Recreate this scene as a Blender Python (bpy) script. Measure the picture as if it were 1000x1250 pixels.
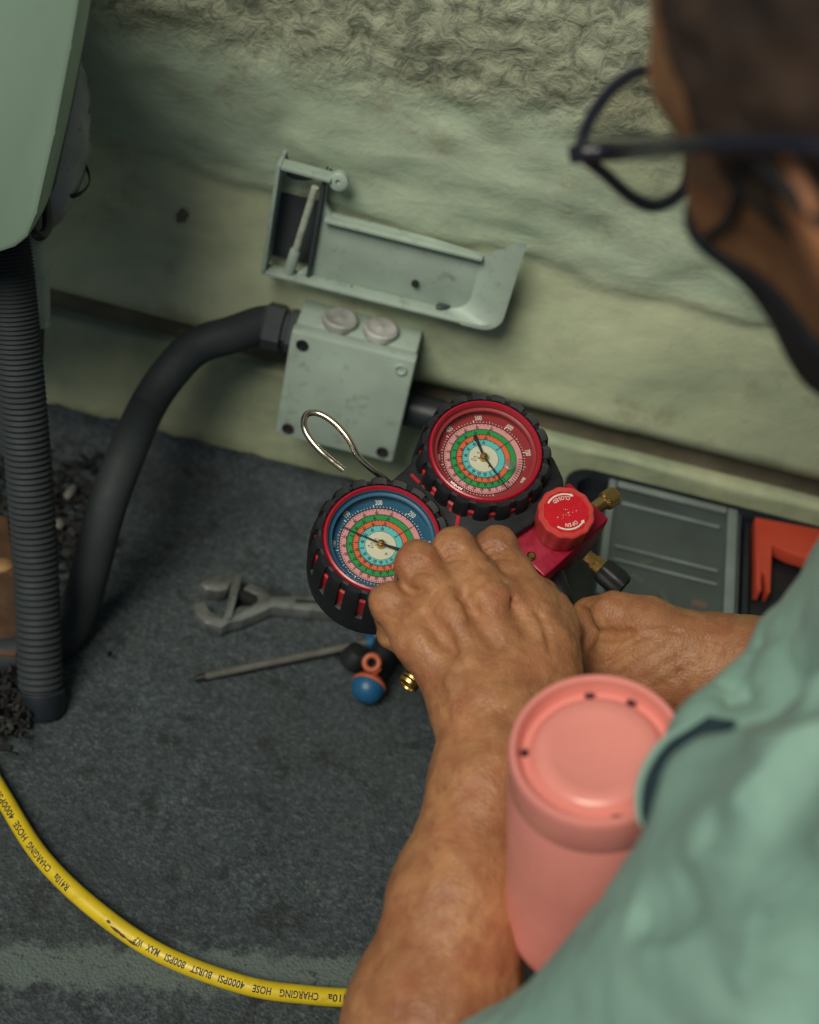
import bpy, bmesh, math, random
import numpy as np
from math import sin, cos, pi, radians, sqrt, atan2
from mathutils import Vector, Matrix, noise as mnoise
for _o in list(bpy.data.objects): bpy.data.objects.remove(_o)
S = bpy.context.scene
COL = S.collection
random.seed(7); np.random.seed(7)
# ------------------------------------------------------------------ camera
V = Vector
PITCH, ROLL = radians(43), radians(14)
F0 = V((0, cos(PITCH), -sin(PITCH))); U0 = V((0, sin(PITCH), cos(PITCH))); R0 = V((1, 0, 0))
CR = cos(ROLL)*R0 + sin(ROLL)*U0
CU = -sin(ROLL)*R0 + cos(ROLL)*U0
CC = V((0, 0, 1.0)); FPX = 2083.3
cam = bpy.data.cameras.new('camera'); camo = bpy.data.objects.new('camera', cam); COL.objects.link(camo)
M = Matrix((CR, CU, -F0)).transposed().to_4x4(); M.translation = CC
camo.matrix_world = M
cam.sensor_fit = 'HORIZONTAL'; cam.sensor_width = 24; cam.lens = 50
cam.clip_start = .02; cam.clip_end = 100
cam.dof.use_dof = True; cam.dof.focus_distance = 1.08; cam.dof.aperture_fstop = 4.0
S.camera = camo
# ------------------------------------------------------------------ light
world = bpy.data.worlds.new('World'); S.world = world; world.use_nodes = True
wn = world.node_tree.nodes; wl = world.node_tree.links
sky = wn.new('ShaderNodeTexSky'); sky.sky_type = 'NISHITA'; sky.sun_disc = False
SUN_DIR = V((-.30, -.55, .78)).normalized()         # towards the sun
sky.sun_elevation = math.asin(SUN_DIR.z); sky.sun_rotation = atan2(SUN_DIR.x, SUN_DIR.y)
wl.new(sky.outputs[0], wn['Background'].inputs[0]); wn['Background'].inputs[1].default_value = .05
sun = bpy.data.lights.new('sun', 'SUN'); suno = bpy.data.objects.new('sun', sun); COL.objects.link(suno)
sun.energy = 4.8; sun.angle = radians(28); sun.color = (1, .93, .78)
suno.rotation_euler = (-SUN_DIR).to_track_quat('-Z', 'Y').to_euler()
S.view_settings.view_transform = 'Standard'; S.view_settings.look = 'None'
S.view_settings.gamma = 1; S.view_settings.use_curve_mapping = False
S.view_settings.exposure = -.70

# ------------------------------------------------------------------ helpers
def ray(x, y): return F0 + CR*((x-500)/FPX) - CU*((y-625)/FPX)
def P(x, y, d): return CC + ray(x, y)*d                  # a pixel at a depth
def H(x, y, ax, val):                                     # a pixel on a plane of the place
    d = ray(x, y); return CC + d*((val-CC[ax])/d[ax])
def tag(o, label=None, cat=None, group=None, kind=None):
    if label: o['label'] = label
    if cat: o['category'] = cat
    if group: o['group'] = group
    if kind: o['kind'] = kind
    return o
def empty(name, loc=(0,0,0), mw=None):
    o = bpy.data.objects.new(name, None); COL.objects.link(o); o.empty_display_size = .02
    if mw is not None: o.matrix_world = mw
    else: o.location = loc
    return o
def mesh(name, vs, fs, m, parent=None, smooth=False, loc=None, crease=None):
    me = bpy.data.meshes.new(name); me.from_pydata([tuple(v) for v in vs], [], fs)
    bm = bmesh.new(); bm.from_mesh(me); bmesh.ops.recalc_face_normals(bm, faces=bm.faces); bm.to_mesh(me); bm.free()
    if m: me.materials.append(m)
    if smooth:
        me.polygons.foreach_set('use_smooth', [True]*len(me.polygons))
        if smooth != 'all': me.set_sharp_from_angle(angle=radians(38))
    o = bpy.data.objects.new(name, me); COL.objects.link(o)
    if parent: o.parent = parent
    if loc is not None: o.location = loc
    return o
def inst(o, parent, mw=None, name=None):
    c = o.copy(); COL.objects.link(c); c.parent = parent
    if mw is not None: c.matrix_local = mw
    return c
class MB:
    def __init__(s): s.v = []; s.f = []
    def add(s, vs, fs, mt=None):
        n = len(s.v); s.v += [ (mt @ V(v)) if mt is not None else V(v) for v in vs]; s.f += [tuple(i+n for i in f) for f in fs]
        return s
    def box(s, a, b, mt=None, bev=0):
        bm = bmesh.new(); bmesh.ops.create_cube(bm, size=1)
        for v in bm.verts:
            v.co = V(((a[0]+b[0])/2+v.co.x*(b[0]-a[0]), (a[1]+b[1])/2+v.co.y*(b[1]-a[1]), (a[2]+b[2])/2+v.co.z*(b[2]-a[2])))
        if bev: bmesh.ops.bevel(bm, geom=bm.edges[:], offset=bev, segments=2, affect='EDGES', profile=.5)
        bm.verts.index_update()
        s.add([v.co.copy() for v in bm.verts], [[v.index for v in f.verts] for f in bm.faces], mt); bm.free(); return s
    def prism(s, pts, ext, bev=0, mt=None):
        """pts: closed outline of 3-D points; ext: extrusion vector"""
        ext = V(ext); bm = bmesh.new(); a = [bm.verts.new(V(p)) for p in pts]; b = [bm.verts.new(V(p)+ext) for p in pts]
        bm.faces.new(a); bm.faces.new(b[::-1]); n = len(pts)
        for i in range(n): bm.faces.new((a[i], b[i], b[(i+1) % n], a[(i+1) % n]))
        bmesh.ops.recalc_face_normals(bm, faces=bm.faces)
        if bev: bmesh.ops.bevel(bm, geom=bm.edges[:], offset=bev, segments=2, affect='EDGES', profile=.5, clamp_overlap=True)
        bm.verts.index_update()
        s.add([v.co.copy() for v in bm.verts], [[v.index for v in f.verts] for f in bm.faces], mt); bm.free(); return s
    def lathe(s, prof, n=48, mt=None, rf=None, cap=True):
        """prof: (r, z) list about z; rf(theta, r, z)->r"""
        vs = []; fs = []
        for r, z in prof:
            for i in range(n):
                t = 2*pi*i/n; q = rf(t, r, z) if rf else r
                vs.append((q*cos(t), q*sin(t), z))
        for k in range(len(prof)-1):
            for i in range(n):
                j = (i+1) % n; fs.append((k*n+i, k*n+j, (k+1)*n+j, (k+1)*n+i))
        if cap:
            if prof[0][0] > 1e-6: fs.append(tuple(range(n))[::-1])
            if prof[-1][0] > 1e-6: fs.append(tuple((len(prof)-1)*n+i for i in range(n)))
        return s.add(vs, fs, mt)
    def tube(s, pts, r, n=12, rr=None, cap=True):
        pts = [V(p) for p in pts]; vs = []; fs = []; m = len(pts); up = None
        for i, p in enumerate(pts):
            t = (pts[min(i+1, m-1)]-pts[max(i-1, 0)]).normalized()
            if up is None: up = t.orthogonal().normalized()
            up = (up - t*up.dot(t)).normalized(); b = t.cross(up)
            q = rr(i/(m-1)) if rr else r
            for k in range(n):
                a = 2*pi*k/n; vs.append(p+(up*cos(a)+b*sin(a))*q)
        for i in range(m-1):
            for k in range(n):
                l = (k+1) % n; fs.append((i*n+k, i*n+l, (i+1)*n+l, (i+1)*n+k))
        if cap: fs.append(tuple(range(n))[::-1]); fs.append(tuple((m-1)*n+k for k in range(n)))
        return s.add(vs, fs)
    def build(s, name, m, parent=None, smooth=True): return mesh(name, s.v, s.f, m, parent, smooth)
def spline(pts, n=8):
    """Catmull-Rom through points"""
    pts = [V(p) for p in pts]; q = [pts[0]*2-pts[1]]+pts+[pts[-1]*2-pts[-2]]; out = []
    for i in range(1, len(q)-2):
        for k in range(n):
            t = k/n; a, b, c, d = q[i-1:i+3]
            out.append(.5*((2*b)+(c-a)*t+(2*a-5*b+4*c-d)*t*t+(3*b-a-3*c+d)*t**3))
    out.append(pts[-1]); return out
def frame(o, z, x=None):
    z = V(z).normalized(); x = V(x) if x is not None else z.orthogonal()
    x = (x-z*x.dot(z)).normalized(); y = z.cross(x)
    m = Matrix((x, y, z)).transposed().to_4x4(); m.translation = V(o); return m
def text_mesh(s, size, spacing=1.0, bold=0, slices=0):
    """flat lettering outline: (verts2d, faces), left edge at 0, baseline at 0, cap height ~ size*.7"""
    cu = bpy.data.curves.new('t', 'FONT'); cu.body = s; cu.size = size; cu.space_character = spacing; cu.resolution_u = 3; cu.offset = bold
    o = bpy.data.objects.new('t', cu); COL.objects.link(o)
    dg = bpy.context.evaluated_depsgraph_get(); me = o.evaluated_get(dg).to_mesh()
    vs = [(v.co.x, v.co.y) for v in me.vertices]; fs = [tuple(p.vertices) for p in me.polygons]
    if slices:
        bm = bmesh.new(); bm.from_mesh(me); y0, y1 = min(v[1] for v in vs), max(v[1] for v in vs)
        for i in range(1, slices):
            bmesh.ops.bisect_plane(bm, geom=bm.verts[:]+bm.edges[:]+bm.faces[:], plane_co=(0, y0+(y1-y0)*i/slices, 0), plane_no=(0, 1, 0))
        bm.verts.index_update(); vs = [(v.co.x, v.co.y) for v in bm.verts]; fs = [tuple(v.index for v in f.verts) for f in bm.faces]; bm.free()
    o.evaluated_get(dg).to_mesh_clear(); bpy.data.objects.remove(o); bpy.data.curves.remove(cu)
    return vs, fs

# ------------------------------------------------------------------ materials
class NT:
    def __init__(s, name):
        s.m = bpy.data.materials.new(name); s.m.use_nodes = True; s.t = s.m.node_tree; s.b = s.t.nodes['Principled BSDF']
        s.co = s.t.nodes.new('ShaderNodeTexCoord').outputs['Object']
    def n(s, typ, **k):
        o = s.t.nodes.new(typ)
        for a, b in k.items(): setattr(o, a, b)
        return o
    def l(s, a, b): s.t.links.new(a, b)
    def scaled(s, sc):
        m = s.n('ShaderNodeMapping'); m.inputs['Scale'].default_value = sc if hasattr(sc, '__len__') else (sc,)*3
        s.l(s.co, m.inputs[0]); return m.outputs[0]
    def noise(s, scale, detail=4, rough=.55, dist=0, co=None):
        o = s.n('ShaderNodeTexNoise'); o.inputs['Scale'].default_value = scale; o.inputs['Detail'].default_value = detail
        o.inputs['Roughness'].default_value = rough; o.inputs['Distortion'].default_value = dist
        s.l(co or s.co, o.inputs['Vector']); return o.outputs['Fac']
    def voro(s, scale, feat='F1', co=None, out='Distance'):
        o = s.n('ShaderNodeTexVoronoi'); o.inputs['Scale'].default_value = scale; o.feature = feat
        s.l(co or s.co, o.inputs['Vector']); return o.outputs[out]
    def ramp(s, fac, stops):
        o = s.n('ShaderNodeValToRGB'); e = o.color_ramp.elements
        while len(e) < len(stops): e.new(.5)
        for i, (p, c) in enumerate(stops):
            e[i].position = p; e[i].color = (c, c, c, 1) if not hasattr(c, '__len__') else (*c, 1)
        s.l(fac, o.inputs[0]); return o.outputs[0]
    def mix(s, fac, a, b, mode='MIX'):
        o = s.n('ShaderNodeMix', data_type='RGBA', blend_type=mode)
        for i, q in ((0, fac), (6, a), (7, b)):
            if isinstance(q, (int, float)): o.inputs[i].default_value = q if i == 0 else (q, q, q, 1)
            elif hasattr(q, '__len__'): o.inputs[i].default_value = (*q, 1)
            else: s.l(q, o.inputs[i])
        return o.outputs[2]
    def math(s, op, a, b=0):
        o = s.n('ShaderNodeMath', operation=op)
        for i, q in enumerate((a, b)):
            if isinstance(q, (int, float)): o.inputs[i].default_value = q
            else: s.l(q, o.inputs[i])
        return o.outputs[0]
    def sep(s):
        o = s.n('ShaderNodeSeparateXYZ'); s.l(s.co, o.inputs[0]); return o.outputs
    def bump(s, h, strength=.3, dist=.001, prev=None):
        o = s.n('ShaderNodeBump'); o.inputs['Strength'].default_value = strength; o.inputs['Distance'].default_value = dist
        s.l(h, o.inputs['Height'])
        if prev: s.l(prev, o.inputs['Normal'])
        s.last = o.outputs[0]; return o.outputs[0]
    def out(s, col=None, rough=None, normal=None, **k):
        for key, q in (('Base Color', col), ('Roughness', rough), ('Normal', normal)):
            if q is None: continue
            if isinstance(q, (int, float)): s.b.inputs[key].default_value = q
            elif hasattr(q, '__len__'): s.b.inputs[key].default_value = (*q, 1)
            else: s.l(q, s.b.inputs[key])
        for a, b in k.items(): s.b.inputs[a.replace('_', ' ')].default_value = b
        return s.m
def plain(name, c, rough=.5, var=.15, vs=30, bump=.15, bs=400, bd=.0005, dirt=0, dc=(.03,.028,.02), **k):
    t = NT(name); n1 = t.noise(vs, 5)
    col = t.mix(t.ramp(n1, [(.3, 0), (.7, 1)]), tuple(x*(1-var) for x in c), tuple(min(1, x*(1+var)) for x in c))
    if dirt: col = t.mix(t.math('MULTIPLY', t.ramp(t.noise(vs*2.3, 8, .7), [(.55, 0), (.7, 1)]), dirt), col, dc)
    rg = t.ramp(t.noise(vs*3, 4), [(.3, max(0, rough-.08)), (.7, min(1, rough+.08))])
    return t.out(col, rg, t.bump(t.noise(bs, 3), bump, bd), **k)
MT = {}
MT['black_rubber'] = plain('black_rubber', (.007,.009,.012), .5, .3, 60, .2, 900, dirt=.2, dc=(.03,.03,.03))
MT['black_plastic'] = plain('black_plastic', (.012,.016,.022), .42, .2, 30, .1, 500)
MT['red_plastic'] = plain('red_plastic', (.42,.012,.02), .38, .15, 60, .08, 600, dirt=.25)
MT['red_bezel'] = plain('red_bezel', (.36,.010,.028), .3, .1, 60, .05, 600, dirt=.15)
MT['red_metal'] = plain('red_anodised_metal', (.34,.008,.032), .36, .18, 80, .12, 900, .0003, dirt=.35, dc=(.12,.02,.02), Metallic=.35)
MT['knob_red'] = plain('knob_red', (.50,.045,.04), .4, .12, 90, .15, 700, dirt=.3, dc=(.25,.02,.02))
MT['knob_label'] = plain('knob_label_red', (.50,.008,.016), .35, .08, 90, .05, 700)
MT['white_print'] = plain('white_print', (.62,.62,.55), .5, .1, 200, .02)
MT['black_print'] = plain('black_print', (.008,.008,.008), .6, .05)
MT['brass'] = plain('brass', (.50,.33,.12), .34, .25, 150, .3, 1500, .0003, dirt=.5, dc=(.12,.07,.03), Metallic=1.0)
MT['chrome'] = plain('nickel_wire', (.62,.55,.42), .2, .1, 60, .05, Metallic=1.0)
MT['steel'] = plain('worn_steel', (.36,.38,.37), .36, .35, 60, .3, 300, dirt=.6, Metallic=.85)
MT['dark_steel'] = plain('dark_steel', (.03,.03,.03), .55, .3, 60, .3, 300, Metallic=.5)
MT['f_blue'] = plain('dial_blue', (.008,.085,.16), .45, .06); MT['f_red'] = plain('dial_red', (.26,.02,.025), .45, .06)
MT['r_pink'] = plain('dial_pink', (.60,.27,.27), .5, .04); MT['r_green'] = plain('dial_green', (.015,.27,.06), .5, .04)
MT['r_orange'] = plain('dial_orange', (.62,.13,.04), .5, .04); MT['r_cyan'] = plain('dial_cyan', (.10,.46,.46), .5, .04)
MT['r_cream'] = plain('dial_cream', (.55,.56,.42), .5, .04)
def glass(name, tint=(1,1,1), alpha=.12, rough=.05, milk=0):
    t = NT(name); tr = t.n('ShaderNodeBsdfTransparent'); tr.inputs[0].default_value = (*tint, 1)
    gl = t.n('ShaderNodeBsdfGlossy'); gl.inputs['Roughness'].default_value = rough
    t.l(t.bump(t.noise(25, 2), .04, .002), gl.inputs['Normal'])
    fr = t.n('ShaderNodeLayerWeight'); fr.inputs[0].default_value = .5
    mx = t.n('ShaderNodeMixShader'); t.l(t.math('ADD', t.math('MULTIPLY', t.math('POWER', fr.outputs['Facing'], 5), .9), alpha+.04), mx.inputs[0]); t.l(tr.outputs[0], mx.inputs[1]); t.l(gl.outputs[0], mx.inputs[2])
    if milk:
        df = t.n('ShaderNodeBsdfDiffuse'); df.inputs[0].default_value = (.35, .42, .42, 1); m2 = t.n('ShaderNodeMixShader')
        t.l(t.ramp(t.noise(18, 6, .7), [(.3, milk*.6), (.7, milk*1.4)]), m2.inputs[0]); t.l(mx.outputs[0], m2.inputs[1]); t.l(df.outputs[0], m2.inputs[2]); mx = m2
    t.l(mx.outputs[0], t.t.nodes['Material Output'].inputs['Surface']); return t.m
MT['lens'] = glass('gauge_lens', (1,1,1), .0, .04)
MT['eye_lens'] = glass('spectacle_lens', (.93,.90,.84), .03, .05)
MT['clear'] = glass('scuffed_clear_plastic', (.78,.83,.82), .04, .35, .085)
MT['bin'] = plain('blue_grey_plastic', (.040,.054,.060), .5, .15, 30, .1)
MT['ridge'] = plain('frosted_plastic_edge', (.17,.21,.20), .4, .2, 30, .1)
MT['grey_box'] = plain('weathered_grey_plastic', (.34,.43,.37), .5, .12, 25, .2, 300, dirt=.55, dc=(.10,.12,.09))
MT['grey_dark'] = plain('dark_grey_plastic_and_shade', (.045,.055,.06), .5, .2, 20, .15, 200)
MT['conduit'] = plain('grey_conduit', (.017,.024,.027), .75, .15, 20, .1, 200)
MT['cabinet'] = plain('pale_painted_metal', (.28,.41,.31), .4, .05, 8, .03, 200, dirt=.12)
MT['wrap'] = plain('grey_wrapping_tape', (.33,.34,.32), .45, .3, 30, .5, 60, .004, dirt=.5)
MT['pipe_white'] = plain('white_wrapped_pipe', (.42,.48,.40), .5, .2, 30, .5, 90, .003, dirt=.4)
MT['orange'] = plain('orange_red_plastic', (.48,.060,.030), .45, .1, 40, .08)
MT['blue'] = plain('blue_plastic', (.010,.085,.19), .4, .1, 40, .05)
MT['orange2'] = plain('orange_plastic', (.45,.10,.04), .45, .1, 40, .05)
MT['pink'] = plain('pink_plastic', (.74,.27,.23), .27, .05, 12, .03, 500, .0003, dirt=.12, dc=(.30,.10,.09))
MT['pink_dark'] = plain('hole_dark', (.04,.006,.01), .7, .1)
MT['glasses'] = plain('dark_spectacle_frame', (.012,.014,.024), .3, .1)
MT['mask'] = plain('black_cloth', (.006,.008,.012), .85, .2, 60, .4, 900, .0006)
MT['hair'] = plain('short_dark_hair', (.040,.022,.013), .8, .6, 28, .8, 900, .002)
MT['wood'] = plain('brown_wood', (.075,.040,.020), .7, .4, 40, .5, 200)
MT['leaf'] = plain('dry_leaf', (.22,.13,.05), .7, .4, 60, .3, 200)
MT['litter'] = plain('shade_dark_litter', (.008,.008,.008), .8, .5, 60, .6, 150)
MT['stone'] = plain('pale_stone', (.09,.09,.08), .8, .3, 60, .5, 200)
MT['trousers'] = plain('dark_trousers', (.02,.024,.032), .85, .2, 30, .4, 600)
def skin_mat():
    t = NT('skin')
    a = t.noise(22, 6, .6); b = t.noise(90, 5, .6, .4); c = t.noise(420, 3)
    col = t.mix(t.ramp(a, [(.32, 0), (.68, 1)]), (.27,.12,.052), (.45,.225,.10))
    col = t.mix(t.ramp(b, [(.35, .55), (.6, 0)]), col, (.24,.075,.035))
    red = t.ramp(t.noise(30, 4, .6), [(.50, 0), (.72, .5)]); col = t.mix(red, col, (.36,.11,.055))
    spots = t.ramp(t.voro(38, 'F1'), [(.02, .6), (.10, 0)])
    col = t.mix(t.math('MULTIPLY', spots, t.ramp(t.noise(11, 2), [(.45, 0), (.6, 1)])), col, (.12,.04,.02))
    w = t.scaled((1, 1, 1)); 
    cells = t.voro(520, 'F1'); fine = t.voro(230, 'DISTANCE_TO_EDGE', co=w)
    wr = t.noise(110, 5, .65, .8)
    n = t.bump(cells, .35, .0008)
    n = t.bump(t.ramp(fine, [(0, 0), (.12, 1)]), .20, .0004, n)
    n = t.bump(wr, .35, .0018, n)
    n = t.bump(b, .2, .0015, n)
    rg = t.ramp(t.noise(60, 4), [(.3, .42), (.7, .58)])
    m = t.out(col, rg, n); t.b.inputs['Subsurface Weight'].default_value = .12
    t.b.inputs['Subsurface Radius'].default_value = (.008, .003, .0015); t.b.inputs['Subsurface Scale'].default_value = .6
    t.b.inputs['Specular IOR Level'].default_value = .4
    return m
MT['skin'] = skin_mat()
def shirt_mat():
    t = NT('teal_cotton')
    a = t.noise(14, 5, .6, .5); col = t.mix(t.ramp(a, [(.3, 0), (.7, 1)]), (.19,.335,.285), (.245,.405,.335))
    w1 = t.n('ShaderNodeTexWave'); w1.inputs['Scale'].default_value = 500; t.l(t.co, w1.inputs[0])
    n = t.bump(w1.outputs['Fac'], .12, .0004); n = t.bump(t.noise(45, 4, .6, .8), .4, .004, n)
    return t.out(col, .85, n, Sheen_Weight=.05)
MT['shirt'] = shirt_mat()
def floor_mat():
    t = NT('slate_granule_roofing_felt'); x, y, z = t.sep()
    g = t.voro(430, 'F1', out='Color'); gg = t.n('ShaderNodeSeparateColor'); t.l(g, gg.inputs[0])
    col = t.ramp(gg.outputs[0], [(0, (.014,.019,.022)), (.45, (.031,.047,.055)), (.85, (.060,.083,.092)), (1, (.15,.17,.17))])
    col = t.mix(.5, col, t.ramp(t.noise(260, 6, .75), [(.34, (.008,.011,.013)), (.5, (.035,.051,.058)), (.68, (.11,.135,.14))]))
    col = t.mix(.35, col, t.ramp(t.noise(130, 5, .7, .3), [(.36, (.010,.014,.016)), (.5, (.034,.050,.057)), (.66, (.10,.12,.125))]))
    # worn lighter and dirtier patches
    big = t.noise(7, 6, .65); col = t.mix(t.ramp(big, [(.35, .45), (.65, 0)]), col, (.020,.026,.028))
    sp = t.ramp(t.noise(75, 5, .7, .5), [(.28, 1), (.40, 0)]); col = t.mix(sp, col, (.010,.012,.014))
    sp2 = t.ramp(t.noise(30, 7, .75, .3), [(.37, .8), (.46, 0)]); col = t.mix(sp2, col, (.012,.014,.015))
    # bare lap seam: pale grey-green strip crossing the floor
    edge = t.math('MULTIPLY', t.math('SUBTRACT', t.noise(55, 6, .7), .5), .05)
    # distance from the line through (-.191,.584) and (.035,.636)
    d = t.math('ADD', t.math('ADD', t.math('MULTIPLY', y, 1), t.math('MULTIPLY', x, -.235)), edge)
    s1 = t.ramp(d, [(.590, 0), (.596, 1), (.621, 1), (.627, 0)])
    fleck = t.ramp(t.noise(180, 5, .7), [(.36, 0), (.44, 1)])
    col = t.mix(t.math('MULTIPLY', t.math('MULTIPLY', s1, fleck), .8), col, (.10,.135,.125))
    h = t.mix(.5, t.voro(430, 'F1'), t.noise(300, 5, .7))
    n = t.bump(h, .8, .0016); n = t.bump(t.noise(24, 4), .3, .006, n)
    return t.out(col, .82, n)
MT['floor'] = floor_mat()
def wall_mat(rough_top=True):
    t = NT('painted_plaster'); x, y, z = t.sep()
    a = t.noise(9, 7, .6, .3); col = t.mix(t.ramp(a, [(.3, 0), (.7, 1)]), (.43,.50,.33), (.60,.64,.42))
    st = t.noise(5, 6, .65, .3, co=t.scaled((1, 1, 1.6)))
    col = t.mix(t.ramp(st, [(.36, .65), (.58, 0)]), col, (.21,.29,.20))
    mb_ = t.math('ADD', t.math('ADD', z, t.math('MULTIPLY', x, .035)), t.math('MULTIPLY', t.math('SUBTRACT', t.noise(11, 7, .7), .5), .06))
    mid = t.ramp(mb_, [(.275, 0), (.300, 1)])
    col = t.mix(t.math('MULTIPLY', mid, .85), col, t.mix(t.ramp(t.noise(26, 7, .7, .6, co=t.scaled((.6, 1, 1.6))), [(.35, 0), (.65, 1)]), (.28,.37,.28), (.41,.50,.37)))
    stain = t.ramp(t.noise(16, 7, .72), [(.56, 0), (.68, .55)]); col = t.mix(stain, col, (.26,.25,.16))
    # bare grey cement band high on the wall
    up = t.math('ADD', t.math('ADD', z, t.math('MULTIPLY', x, -.03)), t.math('MULTIPLY', t.math('SUBTRACT', t.noise(18, 6, .7), .5), .10))
    top = t.ramp(up, [(.385, 0), (.425, 1)])
    sq = t.noise(75, 5, .65, 1.1)
    gcol = t.mix(t.ramp(sq, [(.36, 0), (.55, 1)]), (.17,.19,.135), (.37,.40,.28))
    col = t.mix(top, col, gcol)
    sp = t.ramp(t.noise(46, 4, .7), [(.24, 1), (.30, 0)]); col = t.mix(t.math('MULTIPLY', sp, .6), col, (.08,.085,.06))
    sc = t.noise(260, 6, .75); n = t.bump(sc, .35, .0015)
    n = t.bump(t.noise(30, 7, .62, .3, co=t.scaled((1, 1, 1.05))), .12, .005, n)
    n = t.bump(t.math('MULTIPLY', mid, t.noise(40, 5, .6, .8, co=t.scaled((.7, 1, 1.3)))), .22, .006, n)
    n = t.bump(t.math('MULTIPLY', top, sq), .5, .006, n)
    return t.out(col, .78, n)
MT['wall'] = wall_mat()
MT['groove'] = plain('shadowed_mortar', (.13,.115,.08), .9, .3, 30, .6, 120, .002)
MT['skirt'] = (lambda t: t.out(t.mix(t.ramp(t.noise(14, 7, .65), [(.35, 0), (.65, 1)]), (.24,.30,.20), (.40,.43,.27)), .75, t.bump(t.noise(60, 6, .6), .4, .003)))(NT('painted_skirting'))

# ------------------------------------------------------------------ setting: ground and wall
WY = 1.073
def grid(name, nx, ny, fn, m, parent=None):
    vs = [fn(i/nx, j/ny) for j in range(ny+1) for i in range(nx+1)]
    fs = [(j*(nx+1)+i, j*(nx+1)+i+1, (j+1)*(nx+1)+i+1, (j+1)*(nx+1)+i) for j in range(ny) for i in range(nx)]
    return mesh(name, vs, fs, m, parent, 'all')
def nz(p, s, o=0): return mnoise.noise(V(p)*s+V((o, o*2.3, -o)))
def floor_fn(u, v):
    x = -6+12*u if False else (-1.2+2.6*u)
    L = 1.045+1.4
    s = v*(1.4+1.045+.06)
    if s < 2.43: y = -1.4+s; z = 0
    else:
        w = (s-2.43)/.075; y = 1.03+.036*sin(min(w,1)*pi/2); z = .036*(1-cos(min(w,1)*pi/2))*.75
        z += .004*nz((x*60, 0, 0), 1)*w
    z += .0012*nz((x, y, 0), 9)
    return (x, y, z)
g = grid('roof_floor', 260, 260, floor_fn, MT['floor']); tag(g, kind='structure')
mb = MB(); mb.v = [V(q) for q in ((-20,-20,-.012),(20,-20,-.012),(20,1.4,-.012),(-20,1.4,-.012))]; mb.f = [(0,1,2,3)]
tag(mb.build('roof_slab', MT['floor'], smooth=False), kind='structure')
wall = empty('parapet_wall', (0, WY, 0)); tag(wall, 'rough plastered parapet wall in pale yellow-green with a dark groove low down', 'wall')
def wall_fn(u, v):
    x = -1.6+3.4*u; z = .142+.95*v
    lump = .005*nz((x, 0, z), 7)+.0014*nz((x, 1, z), 22, 3)+.0007*nz((x, 2, z), 60, 5)
    e_ = .285-.035*x+.010*nz((x, 0, 0), 14)+.004*nz((x, 0, 0), 50); lump += .004*max(0, min(1, (z-e_)/.008))+.0045*max(0, min(1, (z-e_)/.02))*nz((x, 4, z*1.6), 26)
    if z > .40: lump += .008*min(1, (z-.40)/.06)+.004*nz((x, 4, z), 80)
    rnd = .012*max(0, 1-(z-.142)/.02)**2
    return (x, -.012-lump*.9+rnd, z)
grid('plaster_face', 560, 190, wall_fn, MT['wall'], wall)
def skirt_fn(u, v):
    x = -1.6+3.4*u; q = v
    # profile: from the floor up the skirting face, then back over its top
    if q < .8: z = -.005+.118*(q/.8); y = .001-.002*nz((x, 0, z), 30)-.002*nz((x, 3, z), 9)
    else: z = .113+.004*sin((q-.8)/.2*pi/2); y = .001+.03*((q-.8)/.2)
    return (x, y, z+.0015*nz((x, 0, 7), 12))
grid('skirting', 300, 30, skirt_fn, MT['skirt'], wall)
mb = MB().box((-1.6, .012, .10), (1.8, .03, .16)); mb.build('groove_back', MT['groove'], wall, False)
mb = MB().box((-1.6, .03, -.01), (1.8, .20, 1.09)); mb.build('wall_core', MT['skirt'], wall, False)
# a chip in the plaster
mb = MB(); c = H(222, 264, 1, WY-.014)-V((0, WY, 0))
mb.lathe([(.0052, 0), (.004, .0012), (.002, .0008), (0, .0016)], 24, mt=frame(c, (0,-1,0)), rf=lambda t, r, z: r*(1+.28*sin(2*t+.6)+.15*sin(5*t)))
mb.build('plaster_chip', MT['groove'], wall)

# ------------------------------------------------------------------ junction box, open cover, cables
jb = empty('junction_box', (-.071, WY-.002, .100)); tag(jb, 'square weathered grey electrical junction box screwed to the lower wall', 'junction box')
X0, X1, Z0, Z1, YF = -.0475, .0475, 0, .103, -.055
BX = MB().box((X0, YF+.014, Z0), (X1, 0, Z1), bev=.003); BX.build('box_body', MT['grey_box'], jb)
LD = MB().box((X0-.001, YF, Z0-.001), (X1+.001, YF+.012, Z1+.001), bev=.0025); LD.build('box_lid', MT['grey_box'], jb)
for sx in (X0+.009, X1-.009):
    for sz in (Z0+.009, Z1-.009):
        s_ = MB().lathe([(.0048, 0), (.0048, .0012), (.0036, .0014), (.0032, -.0006), (0, -.0008)], 16, mt=frame((sx, YF-.0003, sz), (0,-1,0))); o = s_.build('lid_screw', MT['dark_steel'] if (sx < 0) == (sz > .05) or sz < .05 else MT['grey_box'], jb)
for sx in (-.016, .016):   # knock-outs on the top side
    MB().lathe([(.0135, 0), (.0135, .005), (.0115, .0065), (.009, .005), (.004, .005), (0, .007)], 28, mt=frame((sx, -.030, Z1), (0,0,1))).build('knockout_plug', MT['wrap'], jb)
# cable gland on the left side
gz = .083
BXC = jb.location
MB().lathe([(.0175, 0), (.0175, .006), (.014, .007), (.014, .010), (.0185, .011), (.0185, .024), (.015, .027)], 8, mt=frame((X0, -.028, gz), (-1,0,0))).build('cable_gland', MT['grey_dark'], jb, smooth=False)
MB().lathe([(.014, 0), (.014, .03)], 24, mt=frame((X1, -.026, .034), (1,0,0))).build('right_gland', MT['black_plastic'], jb)
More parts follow.
